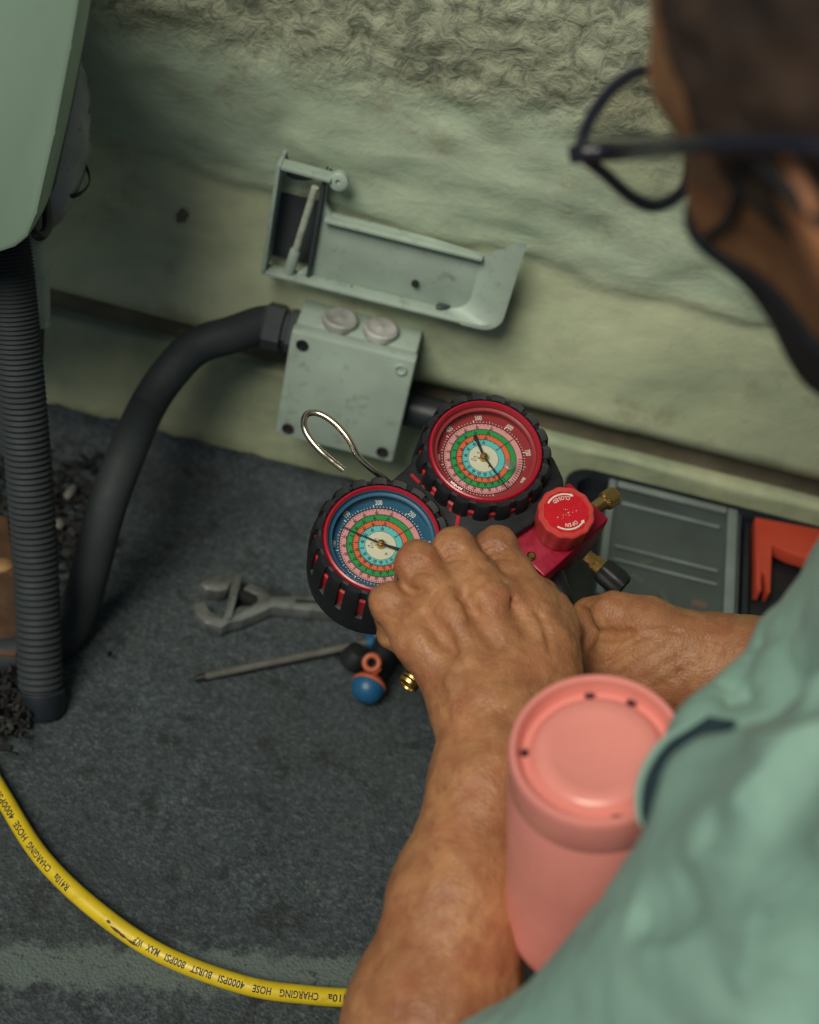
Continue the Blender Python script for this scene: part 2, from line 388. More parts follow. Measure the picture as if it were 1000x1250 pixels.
# open cover above the box
cv = empty('open_box_cover', (-.07, WY-.002, .2)); tag(cv, 'open grey plastic cover tray with rounded right corner fixed above the junction box', 'box cover')
def L(px, py, Y): return H(px, py, 1, Y)-cv.location
YB, YR = WY-.027, WY-.039
zb = H(318, 335, 1, YR).z-.2; zt = H(350, 205, 1, YR).z-.2; xl = H(318, 335, 1, YR).x+.07; xr = H(612, 400, 1, YR).x+.07
zp = H(398, 262, 1, YB).z-.2
yb, yr = YB-cv.location.y, YR-cv.location.y; w = .0032
xn = H(398, 262, 1, YB).x+.07
xc = xl+.036
MB().box((xl+w, -.016+.002, zb+w), (xc, -.012, zt-.003)).build('shade_dark_back', MT['grey_dark'], cv)  # dark grey stands in for the shade deep in the tray's left end
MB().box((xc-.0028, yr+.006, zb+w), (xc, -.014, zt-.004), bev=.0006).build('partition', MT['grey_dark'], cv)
MB().prism([(xc, yb, zb), (xr-.040, yb, zb), (xr-.030, yb, zb+.005), (xr-.026, yb, zb+.016), (xr-.025, yb, zp-.004), (xn+.08, yb, zp-.001), (xn+.004, yb, zp), (xn-.002, yb, zp+.008), (xn-.004, yb, zt-.002), (xc, yb, zt-.002)], (0, .006, 0), .0012).build('back_panel', MT['grey_box'], cv)
MB().prism([(xl, -.012, zb), (xl, yr, zb), (xl, yr, zt), (xl, -.012, zt)], (w, 0, 0), .0009).build('left_side', MT['grey_box'], cv)
MB().prism([(xl+w, yb, zb), (xl+w, yr, zb), (xr-.030, yr, zb), (xr-.046, yb, zb)], (0, 0, w), .0009).build('bottom_side', MT['grey_box'], cv)
b_ = MB(); TH = []
for (yy, dx, off) in ((yr, 0, 0), (yb, -.024, 0), (yb, -.024, w), (yr, 0, w)):
    x_ = xr+dx-off; rr_ = .016; TH.append([(xr-.030+dx*.667, yy, zb+off)]+[(x_-rr_+rr_*sin(a), yy, zb+off+rr_-rr_*cos(a)) for a in [pi/2*i/6 for i in range(7)]]+[(x_+(0 if dx else .002), yy, zt-.012 if not dx else zp-.002)])
m_ = len(TH[0]); b_.v = [V(p) for t_ in TH for p in t_]
for k in range(4):
    for i in range(m_-1): b_.f.append((k*m_+i, k*m_+i+1, ((k+1) % 4)*m_+i+1, ((k+1) % 4)*m_+i))
b_.f += [tuple(k*m_ for k in range(4)), tuple(k*m_+m_-1 for k in range(4))]
b_.build('right_side', MT['grey_box'], cv)
MB().prism([(xl+w, yr, zt), (xl+.040, yr, zt-.001), (xl+.040, yb, zt-.001), (xl+w, yb, zt)], (0, 0, -w), .0009).build('top_lip', MT['grey_box'], cv)
MB().lathe([(.007, -.004), (.007, .002), (.0055, .003), (.002, .003), (.002, .001), (0, .001)], 20, mt=frame((xl+.045, yr+.006, zt-.004), (0,-1,.2))).build('screw_tab', MT['grey_box'], cv)
MB().box((xn, yb-.007, zp-.003), (xr-.026, yb, zp), bev=.0008).build('top_ledge', MT['grey_box'], cv)
a_, b_ = L(385, 228, YR+.004), L(355, 326, YR+.006)
MB().tube([a_, a_.lerp(b_, .75), b_], .0028, 10).build('hinge_rod', MT['pipe_white'], cv)
MB().lathe([(.004, -.008), (.0045, 0), (.004, .014), (.0025, .016)], 12, mt=frame(b_+V((0, 0, .002)), (.1, 0, 1))).build('rod_foot', MT['grey_box'], cv)
for px, py in ((429, 352), (507, 345)):
    MB().lathe([(.0028, 0), (.0028, .002), (0, .003)], 12, mt=frame(L(px, py, YB-.002), (0,-1,0))).build('panel_screw', MT['dark_steel'], cv)
for px, py in ((372, 341), (540, 383)):
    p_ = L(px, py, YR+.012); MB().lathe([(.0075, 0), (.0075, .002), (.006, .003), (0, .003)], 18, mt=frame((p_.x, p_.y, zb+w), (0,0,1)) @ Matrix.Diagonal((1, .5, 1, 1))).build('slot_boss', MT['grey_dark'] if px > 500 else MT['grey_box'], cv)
# big smooth hose from the gland down to the left
gw = V((BXC.x+X0-.026, WY-.030, BXC.z+gz))
hp = [gw+V((.012,0,0)), gw, H(285, 408, 1, 1.03), H(240, 423, 1, 1.02), H(205, 458, 1, 1.0), H(178, 500, 1, .985), P(152, 560, 1.27), P(130, 620, 1.262), P(112, 690, 1.275), P(96, 745, 1.290), P(70, 785, 1.283), P(10, 800, 1.268), P(-120, 800, 1.262)]
hb = MB().tube(spline(hp, 8), .0145, 24)
o = hb.build('thick_hose', MT['conduit']); tag(o, 'thick smooth dark grey hose bending from the junction box to the floor', 'hose')
# stub of dark conduit right of the box, running behind the gauges
pr = V((BXC.x+X1+.028, WY-.028, BXC.z+.034))
o = MB().tube([pr, pr+V((.03, 0, -.002)), pr+V((.065, 0, -.004))], .0125, 16).build('dark_conduit', MT['black_plastic']); tag(o, 'straight black conduit leaving the right side of the junction box', 'conduit')

# ------------------------------------------------------------------ outdoor unit and pipes on the left
ac = empty('outdoor_unit', tuple(H(0, 312, 1, .84))); tag(ac, 'pale green metal equipment cabinet with rounded lower corner at upper left', 'cabinet')
A = ac.location
def LA(px, py, Y): return H(px, py, 1, Y)-A
out1 = [(106, -120), (98, 0), (88, 60), (68, 165), (46, 262), (34, 291), (18, 304), (-10, 313), (-300, 380), (-300, -120)]
MB().prism([LA(x, y, .84) for x, y in out1], (0, .03, 0), .004).build('front_panel', MT['cabinet'], ac)
out2 = [(108, -120), (99, 0), (89, 62), (74, 150), (50, 264), (36, 291), (18, 302), (-10, 310), (-300, 372), (-300, -120)]
MB().prism([LA(x, y, .84)+V((-.010, .034, .004)) for x, y in out2], (-.20, .20, .03), .003).build('rear_casing', MT['cabinet'], ac)
MB().prism([LA(x-4, y-3, .84)+V((0, .029, 0)) for x, y in out2], (0, .006, 0)).build('seam_gasket', MT['black_plastic'], ac)
o = empty('wrapped_pipe_bundle', tuple(P(70, 200, 1.16))); tag(o, 'bulging bundle of pipes wrapped in wrinkled grey tape behind the cabinet', 'pipe bundle')
pts = [P(70, 60, 1.16), P(76, 110, 1.17), P(75, 160, 1.17), P(72, 210, 1.17), P(62, 250, 1.17), P(44, 292, 1.18)]
rr = lambda t: .006+.0135*sin(pi*min(1, .15+t*.9))**.8
b_ = MB().tube([p-o.location for p in spline(pts, 8)], 0, 20, rr=rr)
for v in b_.v: v += V((1, 1, 0))*.0022*nz(v, 90)
b_.build('tape_wrap', MT['wrap'], o)
for k, (yy, c_) in enumerate(((135, 'wrap'), (175, 'pipe_white'), (213, 'black_plastic'))):
    b_ = MB(); c0 = P(75, yy, 1.17)-o.location
    b_.lathe([(.0190, -.003), (.0200, 0), (.0190, .003)], 24, mt=frame(c0, (.2, -.3, 1)), cap=False); b_.build('tape_edge', MT[c_], o)
o = MB().tube(spline([P(60, 215, 1.12), P(45, 250, 1.12), P(40, 275, 1.11), P(48, 288, 1.11), P(58, 275, 1.12), P(54, 235, 1.13), P(50, 205, 1.14)], 8), .0034, 12).build('black_cable_loop', MT['black_plastic']); tag(o, 'short loop of black cable hanging under the pale cabinet', 'cable')
o = MB().tube(spline([P(30, 250, 1.18), P(38, 300, 1.19), P(44, 345, 1.20), P(45, 398, 1.21)], 8), .0095, 18).build('insulated_pipe', MT['pipe_white']); tag(o, 'short pale insulated pipe ending in black beside the ribbed conduit', 'pipe')
e_ = MB().tube([P(45, 396, 1.21), P(44, 430, 1.215), P(38, 470, 1.22)], .0055, 12); ee = e_.build('pipe_end', MT['black_plastic']); ee.parent = o
# ribbed conduit
pth = spline([P(2, 250, 1.13), P(12, 330, 1.14), P(22, 430, 1.16), P(34, 560, 1.19), P(44, 700, 1.22), P(50, 850, 1.262)], 60)
def ribr(t):
    k = t*95; return .0150+(.0015*(.5+.5*cos(2*pi*k)))
o = MB().tube(spline([P(2, 250, 1.13), P(12, 330, 1.14), P(22, 430, 1.16), P(34, 560, 1.19), P(44, 700, 1.22), P(50, 850, 1.245)], 150), 0, 26, rr=ribr).build('ribbed_conduit', MT['conduit']); tag(o, 'ribbed dark grey conduit running down the left edge to the floor', 'conduit')
cb_ = P(50, 846, 1.243); ax_c = (P(50, 846, 1.243)-P(46, 760, 1.228)).normalized()
k_ = MB().lathe([(.0165, -.004), (.0175, -.003), (.0175, .012), (.016, .016), (0, .016)], 24, mt=frame(cb_, ax_c)).build('conduit_collar', MT['black_plastic']); k_.parent = o
# litter under the unit, kept near-black and spread to deepen the shade there
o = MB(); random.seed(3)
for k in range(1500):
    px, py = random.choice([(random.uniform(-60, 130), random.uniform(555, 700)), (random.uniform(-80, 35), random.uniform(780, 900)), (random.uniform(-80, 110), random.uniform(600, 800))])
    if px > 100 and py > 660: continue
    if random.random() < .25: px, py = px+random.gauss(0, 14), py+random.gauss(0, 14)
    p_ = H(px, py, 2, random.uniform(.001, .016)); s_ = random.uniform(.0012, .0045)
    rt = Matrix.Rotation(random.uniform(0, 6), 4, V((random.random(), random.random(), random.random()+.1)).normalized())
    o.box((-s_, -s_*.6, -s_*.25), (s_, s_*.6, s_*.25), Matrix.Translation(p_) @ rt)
tag(o.build('leaf_litter_shade', MT['litter'], smooth=False), 'heap of leaf litter and grit under the ribbed conduit, blackened to paint in shade', 'litter', kind='stuff')
def chunk(px, py, z, sz, m, name, label, cat, seed, flat=.5):
    bm = bmesh.new(); bmesh.ops.create_icosphere(bm, subdivisions=2, radius=1); random.seed(seed)
    rt = Matrix.Rotation(random.uniform(0, 6), 3, 'Z')
    vs = [rt @ V((v.co.x*sz[0], v.co.y*sz[1], v.co.z*sz[2]))*(1+.35*nz(v.co*1.3, 1, seed)) for v in bm.verts]
    bm.verts.index_update(); fs = [[v.index for v in f.verts] for f in bm.faces]; bm.free()
    ob = mesh(name, vs, fs, MT[m], None, 'all', loc=H(px, py, 2, z)); return tag(ob, label, cat)
chunk(86, 600, .014, (.009, .004, .003), 'stone', 'pale_chip', 'small elongated pale chip lying in the dark litter beside the hose', 'chip', 4)
chunk(72, 640, .012, (.006, .005, .004), 'stone', 'grey_pebble', 'grey round pebble in the dark litter between conduit and hose', 'pebble', 8)
chunk(3, 690, .02, (.010, .008, .003), 'leaf', 'dry_leaf', 'curled orange-brown dry leaf at the left edge by the ribbed conduit', 'leaf', 5)
chunk(5, 885, .008, (.008, .006, .005), 'stone', 'dull_stone', 'dull grey stone at the far left foot of the ribbed conduit', 'stone', 9)
b_ = MB().prism([H(-70, 610, 2, .02), H(10, 630, 2, .02), H(28, 770, 2, .02), H(20, 800, 2, .02), H(-70, 790, 2, .02)], (0, 0, -.018), .002)
tag(b_.build('wood_offcut', MT['wood']), 'flat brown wooden offcut half hidden behind the ribbed conduit', 'wood')

# ------------------------------------------------------------------ tool case with clear organiser lid
TZ = .108
tc = empty('tool_case', tuple(H(850, 680, 2, 0))); tag(tc, 'black plastic tool case with clear organiser compartment standing against the wall', 'tool case')
T0 = tc.location
def TT(px, py, z=TZ): q_ = H(px, py, 2, z); return q_-T0
bl = TT(688, 600); tl = TT(735, 553)
xL = bl.x; yB = min(TT(735, 553).y, 1.058-T0.y); yFr = .80-T0.y; xR = xL+.42
def rrect(x0, y0, x1, y1, r, z, n=6):
    pts = []
    for cx, cy, a0 in ((x1-r, y1-r, 0), (x0+r, y1-r, pi/2), (x0+r, y0+r, pi), (x1-r, y0+r, 1.5*pi)):
        for i in range(n+1): a = a0+pi/2*i/n; pts.append((cx+r*cos(a), cy+r*sin(a), z))
    return pts
MB().prism(rrect(xL, yFr, xR, yB, .022, 0), (0, 0, TZ-.014), .002).build('case_body', MT['black_plastic'], tc)
# raised rim (ring)
ro = rrect(xL, yFr, xR, yB, .022, TZ-.016); ri = rrect(xL+.010, yFr+.010, xR-.010, yB-.010, .014, TZ-.016)
b_ = MB(); n_ = len(ro); b_.v = [V(p) for p in ro]+[V(p)+V((0,0,.016)) for p in ro]+[V(p) for p in ri]+[V(p)+V((0,0,.016)) for p in ri]
for i in range(n_):
    j = (i+1) % n_; b_.f += [(i, j, n_+j, n_+i), (n_+i, n_+j, 3*n_+j, 3*n_+i), (2*n_+i, 3*n_+i, 3*n_+j, 2*n_+j)]
b_.build('case_rim', MT['black_plastic'], tc)
l0, l1 = TT(740, 576), TT(906, 604); lx0, lx1 = l0.x+.003, TT(904, 660).x; ly1 = l0.y-.011; ly0 = TT(900, 770).y
MB().box((lx0, ly0, TZ-.0135), (lx1, ly1, TZ-.0125)).build('compartment_floor', MT['bin'], tc)
MB().box((lx0, ly0, TZ-.002), (lx1, ly1, TZ+.001), bev=.0012).build('clear_lid', MT['clear'], tc)
for (x0, x1, y0, y1) in ((lx0, lx0+.006, ly0, ly1), (lx1-.012, lx1-.004, ly0, ly1), (lx0+.007, lx1-.013, ly1-.006, ly1), (lx0+.012, lx1-.018, ly1-.026, ly1-.0235), (lx0+.010, lx1-.018, ly0+.040, ly0+.042), (lx0+.010, lx1-.018, ly0+.055, ly0+.057)):
    MB().box((x0, y0, TZ+.0013), (x1, y1, TZ+.0040), bev=.0008).build('lid_ridge', MT['ridge'], tc)
random.seed(12)
for k, (fx, fy, m_) in enumerate(((.75, .22, 'orange2'), (.82, .12, 'orange2'), (.3, .3, 'steel'), (.35, .45, 'brass'), (.5, .2, 'steel'), (.6, .1, 'grey_box'))):
    cx, cy = lx0+(lx1-lx0)*fx, ly0+(ly1-ly0)*fy
    MB().box((-.006, -.0025, 0), (.006, .0025, .004), Matrix.Translation((cx, cy, TZ-.0123)) @ Matrix.Rotation(k*1.3, 4, 'Z'), .0008).build('small_part', MT[m_], tc)
MB().box((lx1+.004, ly0, TZ-.013), (lx1+.009, yB-.012, TZ-.003), bev=.001).build('divider', MT['black_plastic'], tc)
MB().box((lx1+.012, ly0+.02, TZ-.0138), (xR-.012, yB-.014, TZ-.0115), bev=.001).build('tool_bed', MT['black_rubber'], tc)
# orange pipe tool lying in it
b_ = MB(); zt_ = TZ+.004
pp = [(922, 631), (1080, 660), (1080, 705), (1000, 686), (965, 675), (943, 664), (941, 723), (937, 724), (934, 698), (930, 697), (930, 721), (924, 719)]
b_.prism([H(x, y, 2, zt_) for x, y in pp], (0, 0, -.012), .001)
tag(b_.build('notched_tool', MT['orange']), 'orange-red plastic tool with a notched prong lying in the black case', 'tool')

# ------------------------------------------------------------------ tools on the floor
wr = empty('adjustable_wrench', tuple(H(290, 735, 2, 0))); tag(wr, 'worn steel adjustable wrench lying open-jawed on the grey floor', 'wrench')
def cw(pts, z): return [H(220+x/3.125, 680+y/3.125, 2, z)-wr.location for x, y in pts]
body = [(52,175),(58,215),(98,250),(160,268),(188,250),(240,240),(300,215),(350,190),(520,205),(760,220),(760,180),(520,150),(350,150),(318,118),(262,98),(240,120),(285,140),(300,165),(270,185),(222,188),(190,225),(150,222),(112,203),(92,168)]
MB().prism(cw(body, .013), (0, 0, -.011), .0012).build('wrench_body', MT['steel'], wr)
MB().prism(cw([(72,100),(125,72),(190,58),(205,78),(180,122),(150,130),(100,120)], .014), (0, 0, -.011), .001).build('fixed_jaw', MT['steel'], wr)
MB().prism(cw([(205,62),(236,78),(196,232),(166,228)], .0165), (0, 0, -.012), .001).build('moving_jaw', MT['steel'], wr)
p0, p1 = cw([(240,150),(275,165)], .008); MB().lathe([(.0048 if k % 2 else .0058, -.008+.0013*k) for k in range(13)], 16, mt=frame(p0.lerp(p1, .5), p1-p0)).build('adjusting_screw', MT['dark_steel'], wr)
b_ = MB(); b_.prism(cw([(440,162),(560,166),(560,176),(440,172)], .0136), (0, 0, -.001)); b_.build('handle_slot', MT['dark_steel'], wr, False)

sd = empty('screwdriver', tuple(H(345, 805, 2, 0))); tag(sd, 'long thin screwdriver with a pale shaft and dark tip pointing left on the floor', 'screwdriver')
a_, b2 = H(240, 828, 2, .005)-sd.location, H(447, 785, 2, .012)-sd.location; d_ = (b2-a_).normalized()
MB().tube([a_+d_*.006, b2], .0029, 12).build('shaft', MT['stone'], sd)
MB().tube([a_-d_*.002, a_, a_+d_*.007], .0028, 10, rr=lambda t: .0016+.0014*t).build('tip', MT['dark_steel'], sd)
MB().lathe([(.004, 0), (.0065, .003), (.0065, .007)], 16, mt=frame(b2, d_)).build('blue_collar', MT['blue'], sd)
MB().lathe([(.007, .007), (.0085, .009), (.008, .015)], 16, mt=frame(b2, d_)).build('orange_collar', MT['orange2'], sd)
MB().lathe([(.009, .015), (.0105, .03), (.009, .05), (.012, .08), (.011, .10), (.006, .105)], 20, mt=frame(b2, d_)).build('handle', MT['black_rubber'], sd)
h2 = empty('blue_ended_tool', tuple(H(452, 825, 2, 0))); tag(h2, 'dark tool handle with blue domed end and orange hanging loop on the floor', 'tool handle')
cb = H(450, 838, 2, .014)-h2.location; ct = H(480, 770, 2, .024)-h2.location; dd = (ct-cb).normalized()
MB().lathe([(0, -.0135), (.006, -.0125), (.0105, -.009), (.0128, -.004), (.013, 0)], 24, mt=frame(cb, dd)).build('blue_dome', MT['blue'], h2)
MB().lathe([(.0132, 0), (.0136, .002), (.011, .006), (.008, .008)], 24, mt=frame(cb, dd)).build('orange_collar', MT['orange2'], h2)
lc = H(454, 809, 2, .034)-h2.location
b_ = MB(); tw = frame(lc, (-ray(454, 809))); b_.tube([tw @ V((.0055*cos(a), .0055*sin(a), 0)) for a in [2*pi*i/24 for i in range(25)]], .0023, 10); b_.tube([tw @ V((.001, -.006, 0)), cb+dd*.004+V((0, 0, .008))], .003, 8)
b_.build('hanging_loop', MT['orange2'], h2)
MB().lathe([(.008, .008), (.0095, .012), (.011, .03), (.009, .06), (.007, .09)], 20, mt=frame(cb, dd)).build('handle', MT['black_rubber'], h2)
MB().lathe([(.011, -.004), (.012, 0), (.010, .010), (.004, .012)], 20, mt=frame(H(432, 806, 2, .010)-h2.location, (.4, .3, 1))).build('rubber_foot', MT['black_rubber'], h2)

# ------------------------------------------------------------------ yellow charging hose
HZ = .0068
hpx = [(-420, 560), (-250, 600), (-120, 700), (-75, 810), (-28, 915), (5, 975), (52, 1048), (120, 1113), (200, 1166), (300, 1203), (380, 1215), (440, 1219), (540, 1226), (660, 1262), (820, 1330), (1080, 1480), (1300, 1700)]
hpts = spline([H(x, y, 2, HZ) for x, y in hpx], 24)
hose = empty('yellow_charging_hose', tuple(hpts[108])); tag(hose, 'bright yellow charging hose with black printed lettering curving across the floor', 'hose')
hb = MB().tube([p-hose.location for p in hpts], .0062, 24); hb.build('hose_jacket', None or plain('yellow_rubber', (.58,.43,.012), .38, .1, 40, .12, 700, dirt=.3, dc=(.12,.07,.01)), hose)
arcl = [0]
for i in range(1, len(hpts)): arcl.append(arcl[-1]+(hpts[i]-hpts[i-1]).length)
def at_s(s):
    i = max(0, min(len(arcl)-2, int(np.searchsorted(arcl, s))-1)); t = (s-arcl[i])/(arcl[i+1]-arcl[i])
    return hpts[i].lerp(hpts[i+1], t), (hpts[min(i+1, len(hpts)-1)]-hpts[max(i-1, 0)]).normalized().lerp((hpts[min(i+2, len(hpts)-1)]-hpts[i]).normalized(), t)
def px_of(p):
    v = p-CC; z = v.dot(F0); return 500+FPX*v.dot(CR)/z
pxs = [px_of(p) for p in hpts]
def s_at_px(x): return float(np.interp(x, pxs, arcl))
VIEW = (CC-hpts[248]).normalized()
for word, xa, xb in (('R410a', 431, 399), ('CHARGING', 388, 341), ('HOSE', 331, 309), ('4000PSI', 299, 268), ('BURST', 260, 235), ('800PSI', 228, 204), ('MAX', 197, 182), ('W.P', 177, 167), ('R410a', 88, 72), ('CHARGING', 66, 40), ('HOSE', 37, 24), ('4000PSI', 21, 3)):
    vs, fs = text_mesh(word, .0066, 1.05, .00014, 8); xm = max(v[0] for v in vs); s0, s1 = s_at_px(xa), s_at_px(xb)
    vv = []
    for x, y in vs:
        p, t = at_s(s0+(s1-s0)*x/xm); vw = (CC-p).normalized(); vw = (vw-t*vw.dot(t)).normalized(); sd_ = t.cross(vw)   # to image-up side
        ang = (y-.0024)/.0062+(.12 if xa > 150 else .30); vv.append(p+(vw*cos(ang)+sd_*sin(ang))*.00632-hose.location)
    mesh('printed_word', vv, fs, MT['black_print'], hose)
# scuff marks on the jacket
b_ = MB()
for xa, ln, dy in ((140, .012, -.0026), (150, .008, -.003), (160, .010, -.0034), (134, .004, -.001)):
    s0 = s_at_px(xa)
    q_ = []
    for i in range(7):
        p, t = at_s(s0+ln*i/6); vw = (CC-p).normalized(); vw = (vw-t*vw.dot(t)).normalized(); sd_ = t.cross(vw)
        for sg in (-1, 1):
            ang = (dy+sg*.0007*sin(pi*(i+.3)/6.6)*(1+.5*sin(i*7)))/.0062; q_.append(p+(vw*cos(ang)-sd_*sin(ang))*.0063-hose.location)
    b_.add(q_, [(2*i, 2*i+1, 2*i+3, 2*i+2) for i in range(6)])
b_.build('scuff', MT['wood'], hose)

# ------------------------------------------------------------------ manifold gauge set
RB = V(P(593.6, 548.6, 1.09))
tilt = radians(29); di = V((.30, .954)); di.normalize()
NRM = (sin(tilt)*(CR*di.x+CU*di.y)-cos(tilt)*ray(594, 549).normalized()).normalized()
def onpl(px, py, o, h=0):
    d = ray(px, py); o = o+NRM*h; return CC+d*((o-CC).dot(NRM)/d.dot(NRM))
BB = onpl(467, 655.6, RB)
MW = frame((RB+BB)/2, NRM, RB-BB)
mg = empty('manifold_gauge_set', mw=MW); tag(mg, 'two-gauge refrigerant manifold with blue and red dials, held in the left hand', 'gauge manifold')
MWi = MW.inverted()
def loc(px, py, h): return MWi @ onpl(px, py, RB, h)
rc, bc = loc(593.6, 548.6, 0), loc(467, 655.6, 0)
RO = .0362                                        # bezel outer radius
print('gauge spacing', (rc-bc).length)
rib0 = None
def arc_ring(b, r0, r1, z, n=96, a0=0, a1=2*pi):
    n_ = n; vs = []
    for i in range(n_+1):
        a = a0+(a1-a0)*i/n_; vs += [(r0*cos(a), r0*sin(a), z), (r1*cos(a), r1*sin(a), z)]
    b.add(vs, [(2*i, 2*i+1, 2*i+3, 2*i+2) for i in range(n_)])
def tickq(b, a, r0, r1, w_, z):
    c, s_ = cos(a), sin(a); b.add([(r0*c+w_*s_, r0*s_-w_*c, z), (r1*c+w_*s_, r1*s_-w_*c, z), (r1*c-w_*s_, r1*s_+w_*c, z), (r0*c-w_*s_, r0*s_+w_*c, z)], [(0, 1, 2, 3)])
def put_text(b, s_, size, cx, cy, rot, z, sx=1.0):
    vs, fs = text_mesh(s_, size, 1.0, size*.018); xm = max(v[0] for v in vs); ym = max(v[1] for v in vs); c, q_ = cos(rot), sin(rot)
    b.add([(cx+((x-xm/2)*sx)*c-(y-ym/2)*q_, cy+((x-xm/2)*sx)*q_+(y-ym/2)*c, z) for x, y in vs], fs)
def gauge(c, field, label, up, numbers, needle_a, fat_a, seed):
    g_ = empty('pressure_gauge'); g_.parent = mg; g_.location = c; g_['label'] = label
    MB().lathe([(.030, -.056), (.0365, -.050), (.0418, -.040), (.0418, -.0100), (.0400, -.0088), (.0400, -.006)], 72, cap=False).build('gauge_barrel', MT['red_plastic'], g_)
    MB().lathe([(.0372, -.006), (.0370, -.0022), (.0360, -.0004), (.0350, 0), (.0344, -.0006), (.0338, -.0020)], 96, cap=False).build('bezel_ring', MT['red_bezel'], g_)
    MB().lathe([(0.0001, -.0135), (.0345, -.0135)], 48, cap=False).build('dial_backing', MT['black_plastic'], g_)
    ZD = -.0125; R = .0331
    MB().lathe([(.0338, -.0020), (.0333, -.0035), (.0332, -.013)], 96, cap=False).build('inner_wall', MT[field], g_)
    k = MB(); arc_ring(k, .772*R, R, ZD); k.build('dial_face', MT[field], g_)
    for nm, r0, r1 in (('r_pink', .652, .772), ('r_green', .535, .652), ('r_orange', .425, .535), ('r_cyan', .300, .425), ('r_cream', 0.0001, .300)):
        k = MB(); arc_ring(k, r0*R, r1*R, ZD); o_ = k.build('colour_band', MT[nm], g_)
    wt = MB(); bk = MB(); random.seed(seed)
    arc_ring(bk, .776*R, .792*R, ZD+.00012); arc_ring(bk, .293*R, .300*R, ZD+.00012)
    for r_ in (.652, .535, .425): arc_ring(bk, (r_-.006)*R, (r_+.006)*R, ZD+.00012)
    for i in range(-10, 57):
        a = up+radians(90+225-90) - radians(4.5)*i if False else up+radians(142)-radians(4.5)*i
        L_ = .055 if i % 10 == 0 else (.04 if i % 5 == 0 else .022); tickq(wt, a, .80*R, (.80+L_)*R, .00022 if i % 10 else .00034, ZD+.00015)
    for s_, a in numbers:
        aa = up+radians(a); put_text(wt, s_, .0048, .905*R*cos(aa), .905*R*sin(aa), aa-pi/2, ZD+.0002, .64)
    # saturation scales on the coloured bands: ticks bunch up towards the lower left
    for r_, n_, sgn in ((.765, 72, 1), (.650, 64, 1), (.533, 56, 1), (.423, 48, 1)):
        for i in range(n_):
            q_ = i/(n_-1); a = up-radians(30)+radians(300)*(q_**.72)*1.0
            a = up-radians(58)+radians(285)*(q_**.7)
            tickq(bk, a, (r_-.045 if i % 4 == 0 else r_-.026)*R, r_*R, .0002, ZD+.0002)
            if i % 4 == 0:
                put_text(bk, str((i*5) % 100), .0027, (r_-.075)*R*cos(a), (r_-.075)*R*sin(a), a-pi/2, ZD+.0002, .8)
    for i in range(14):
        a = up+radians(210+i*4.3); tickq(bk, a, .69*R, .765*R, .00022, ZD+.0002)
    # circled marks on the cream centre
    for (ox, oy, ra, rb) in ((-.13, .03, .055, .03), (-.06, .12, .05, .028), (-.19, -.02, .05, .03)):
        pr_ = None; co_ = cos(up+radians(-50)); si_ = sin(up+radians(-50)); n_ = 20; vs = []
        for i in range(n_+1):
            t_ = 2*pi*i/n_
            for q_ in (1, .72):
                lx, ly = (ox+ra*q_*cos(t_+.6))*R, (oy+rb*q_*sin(t_))*R; vs.append((lx*sin(up)+ly*cos(up), -lx*cos(up)+ly*sin(up), ZD+.00015))
        bk.add(vs, [(2*i, 2*i+1, 2*i+3, 2*i+2) for i in range(n_)])
    lx, ly = .10*R, -.17*R; put_text(bk, 'A', .0026, lx*sin(up)+ly*cos(up), -lx*cos(up)+ly*sin(up), up-pi/2, ZD+.00015)
    wt.build('white_scale', MT['white_print'], g_, False); bk.build('black_scale', MT['black_print'], g_, False)
    nd = MB(); a = needle_a; c_, s_ = cos(a), sin(a); zn = ZD+.0032
    def nq(r0, w0, r1, w1, ang):
        c_, s_ = cos(ang), sin(ang); q_ = [(r0*c_+w0*s_, r0*s_-w0*c_, zn), (r1*c_+w1*s_, r1*s_-w1*c_, zn), (r1*c_-w1*s_, r1*s_+w1*c_, zn), (r0*c_-w0*s_, r0*s_+w0*c_, zn)]
        nd.prism(q_, (0, 0, -.0005))
    nq(0, .0006, .80*R, .00022, needle_a); nq(0, .0006, fat_a[1]*R, fat_a[2], fat_a[0])
    if fat_a[3]:
        nd.lathe([(.0013, -.0005), (.0013, 0)], 14, mt=Matrix.Translation((fat_a[1]*R*cos(fat_a[0]), fat_a[1]*R*sin(fat_a[0]), zn)))
    nd.build('needle', MT['black_print'], g_, False)
    MB().lathe([(.0026, ZD), (.0026, zn+.0006), (.0021, zn+.0014), (.0012, zn+.0015), (.0010, zn+.0024), (0, zn+.0025)], 28).build('needle_hub', MT['brass'], g_)
    # clear lens, gently domed
    MB().lathe([(.0332, -.0032), (.0318, -.0024), (.0305, -.0034), (.029, -.0030), (.020, -.0021), (.010, -.0017), (.0001, -.0016)], 72, cap=False).build('glass_lens', MT['lens'], g_)
    MB().lathe([(.0331, -.0045), (.0320, -.0050), (.0310, -.0050)], 72, cap=False).build('lens_gasket', MT[field], g_)
    # rubber boot: band round the back and ribs over the side
    MB().lathe([(.030, -.060), (.040, -.058), (.0440, -.052), (.0448, -.034), (.0440, -.0305), (.0399, -.0300)], 72, cap=False).build('boot_band', MT['black_rubber'], g_)
    MB().lathe([(.0396, -.0085), (.0408, -.0078), (.0408, -.0034), (.0396, -.0010), (.0378, -.0008), (.0371, -.0018), (.0371, -.0060)], 72, cap=False).build('boot_lip', MT['black_rubber'], g_)
    global rib0
    NR = 19
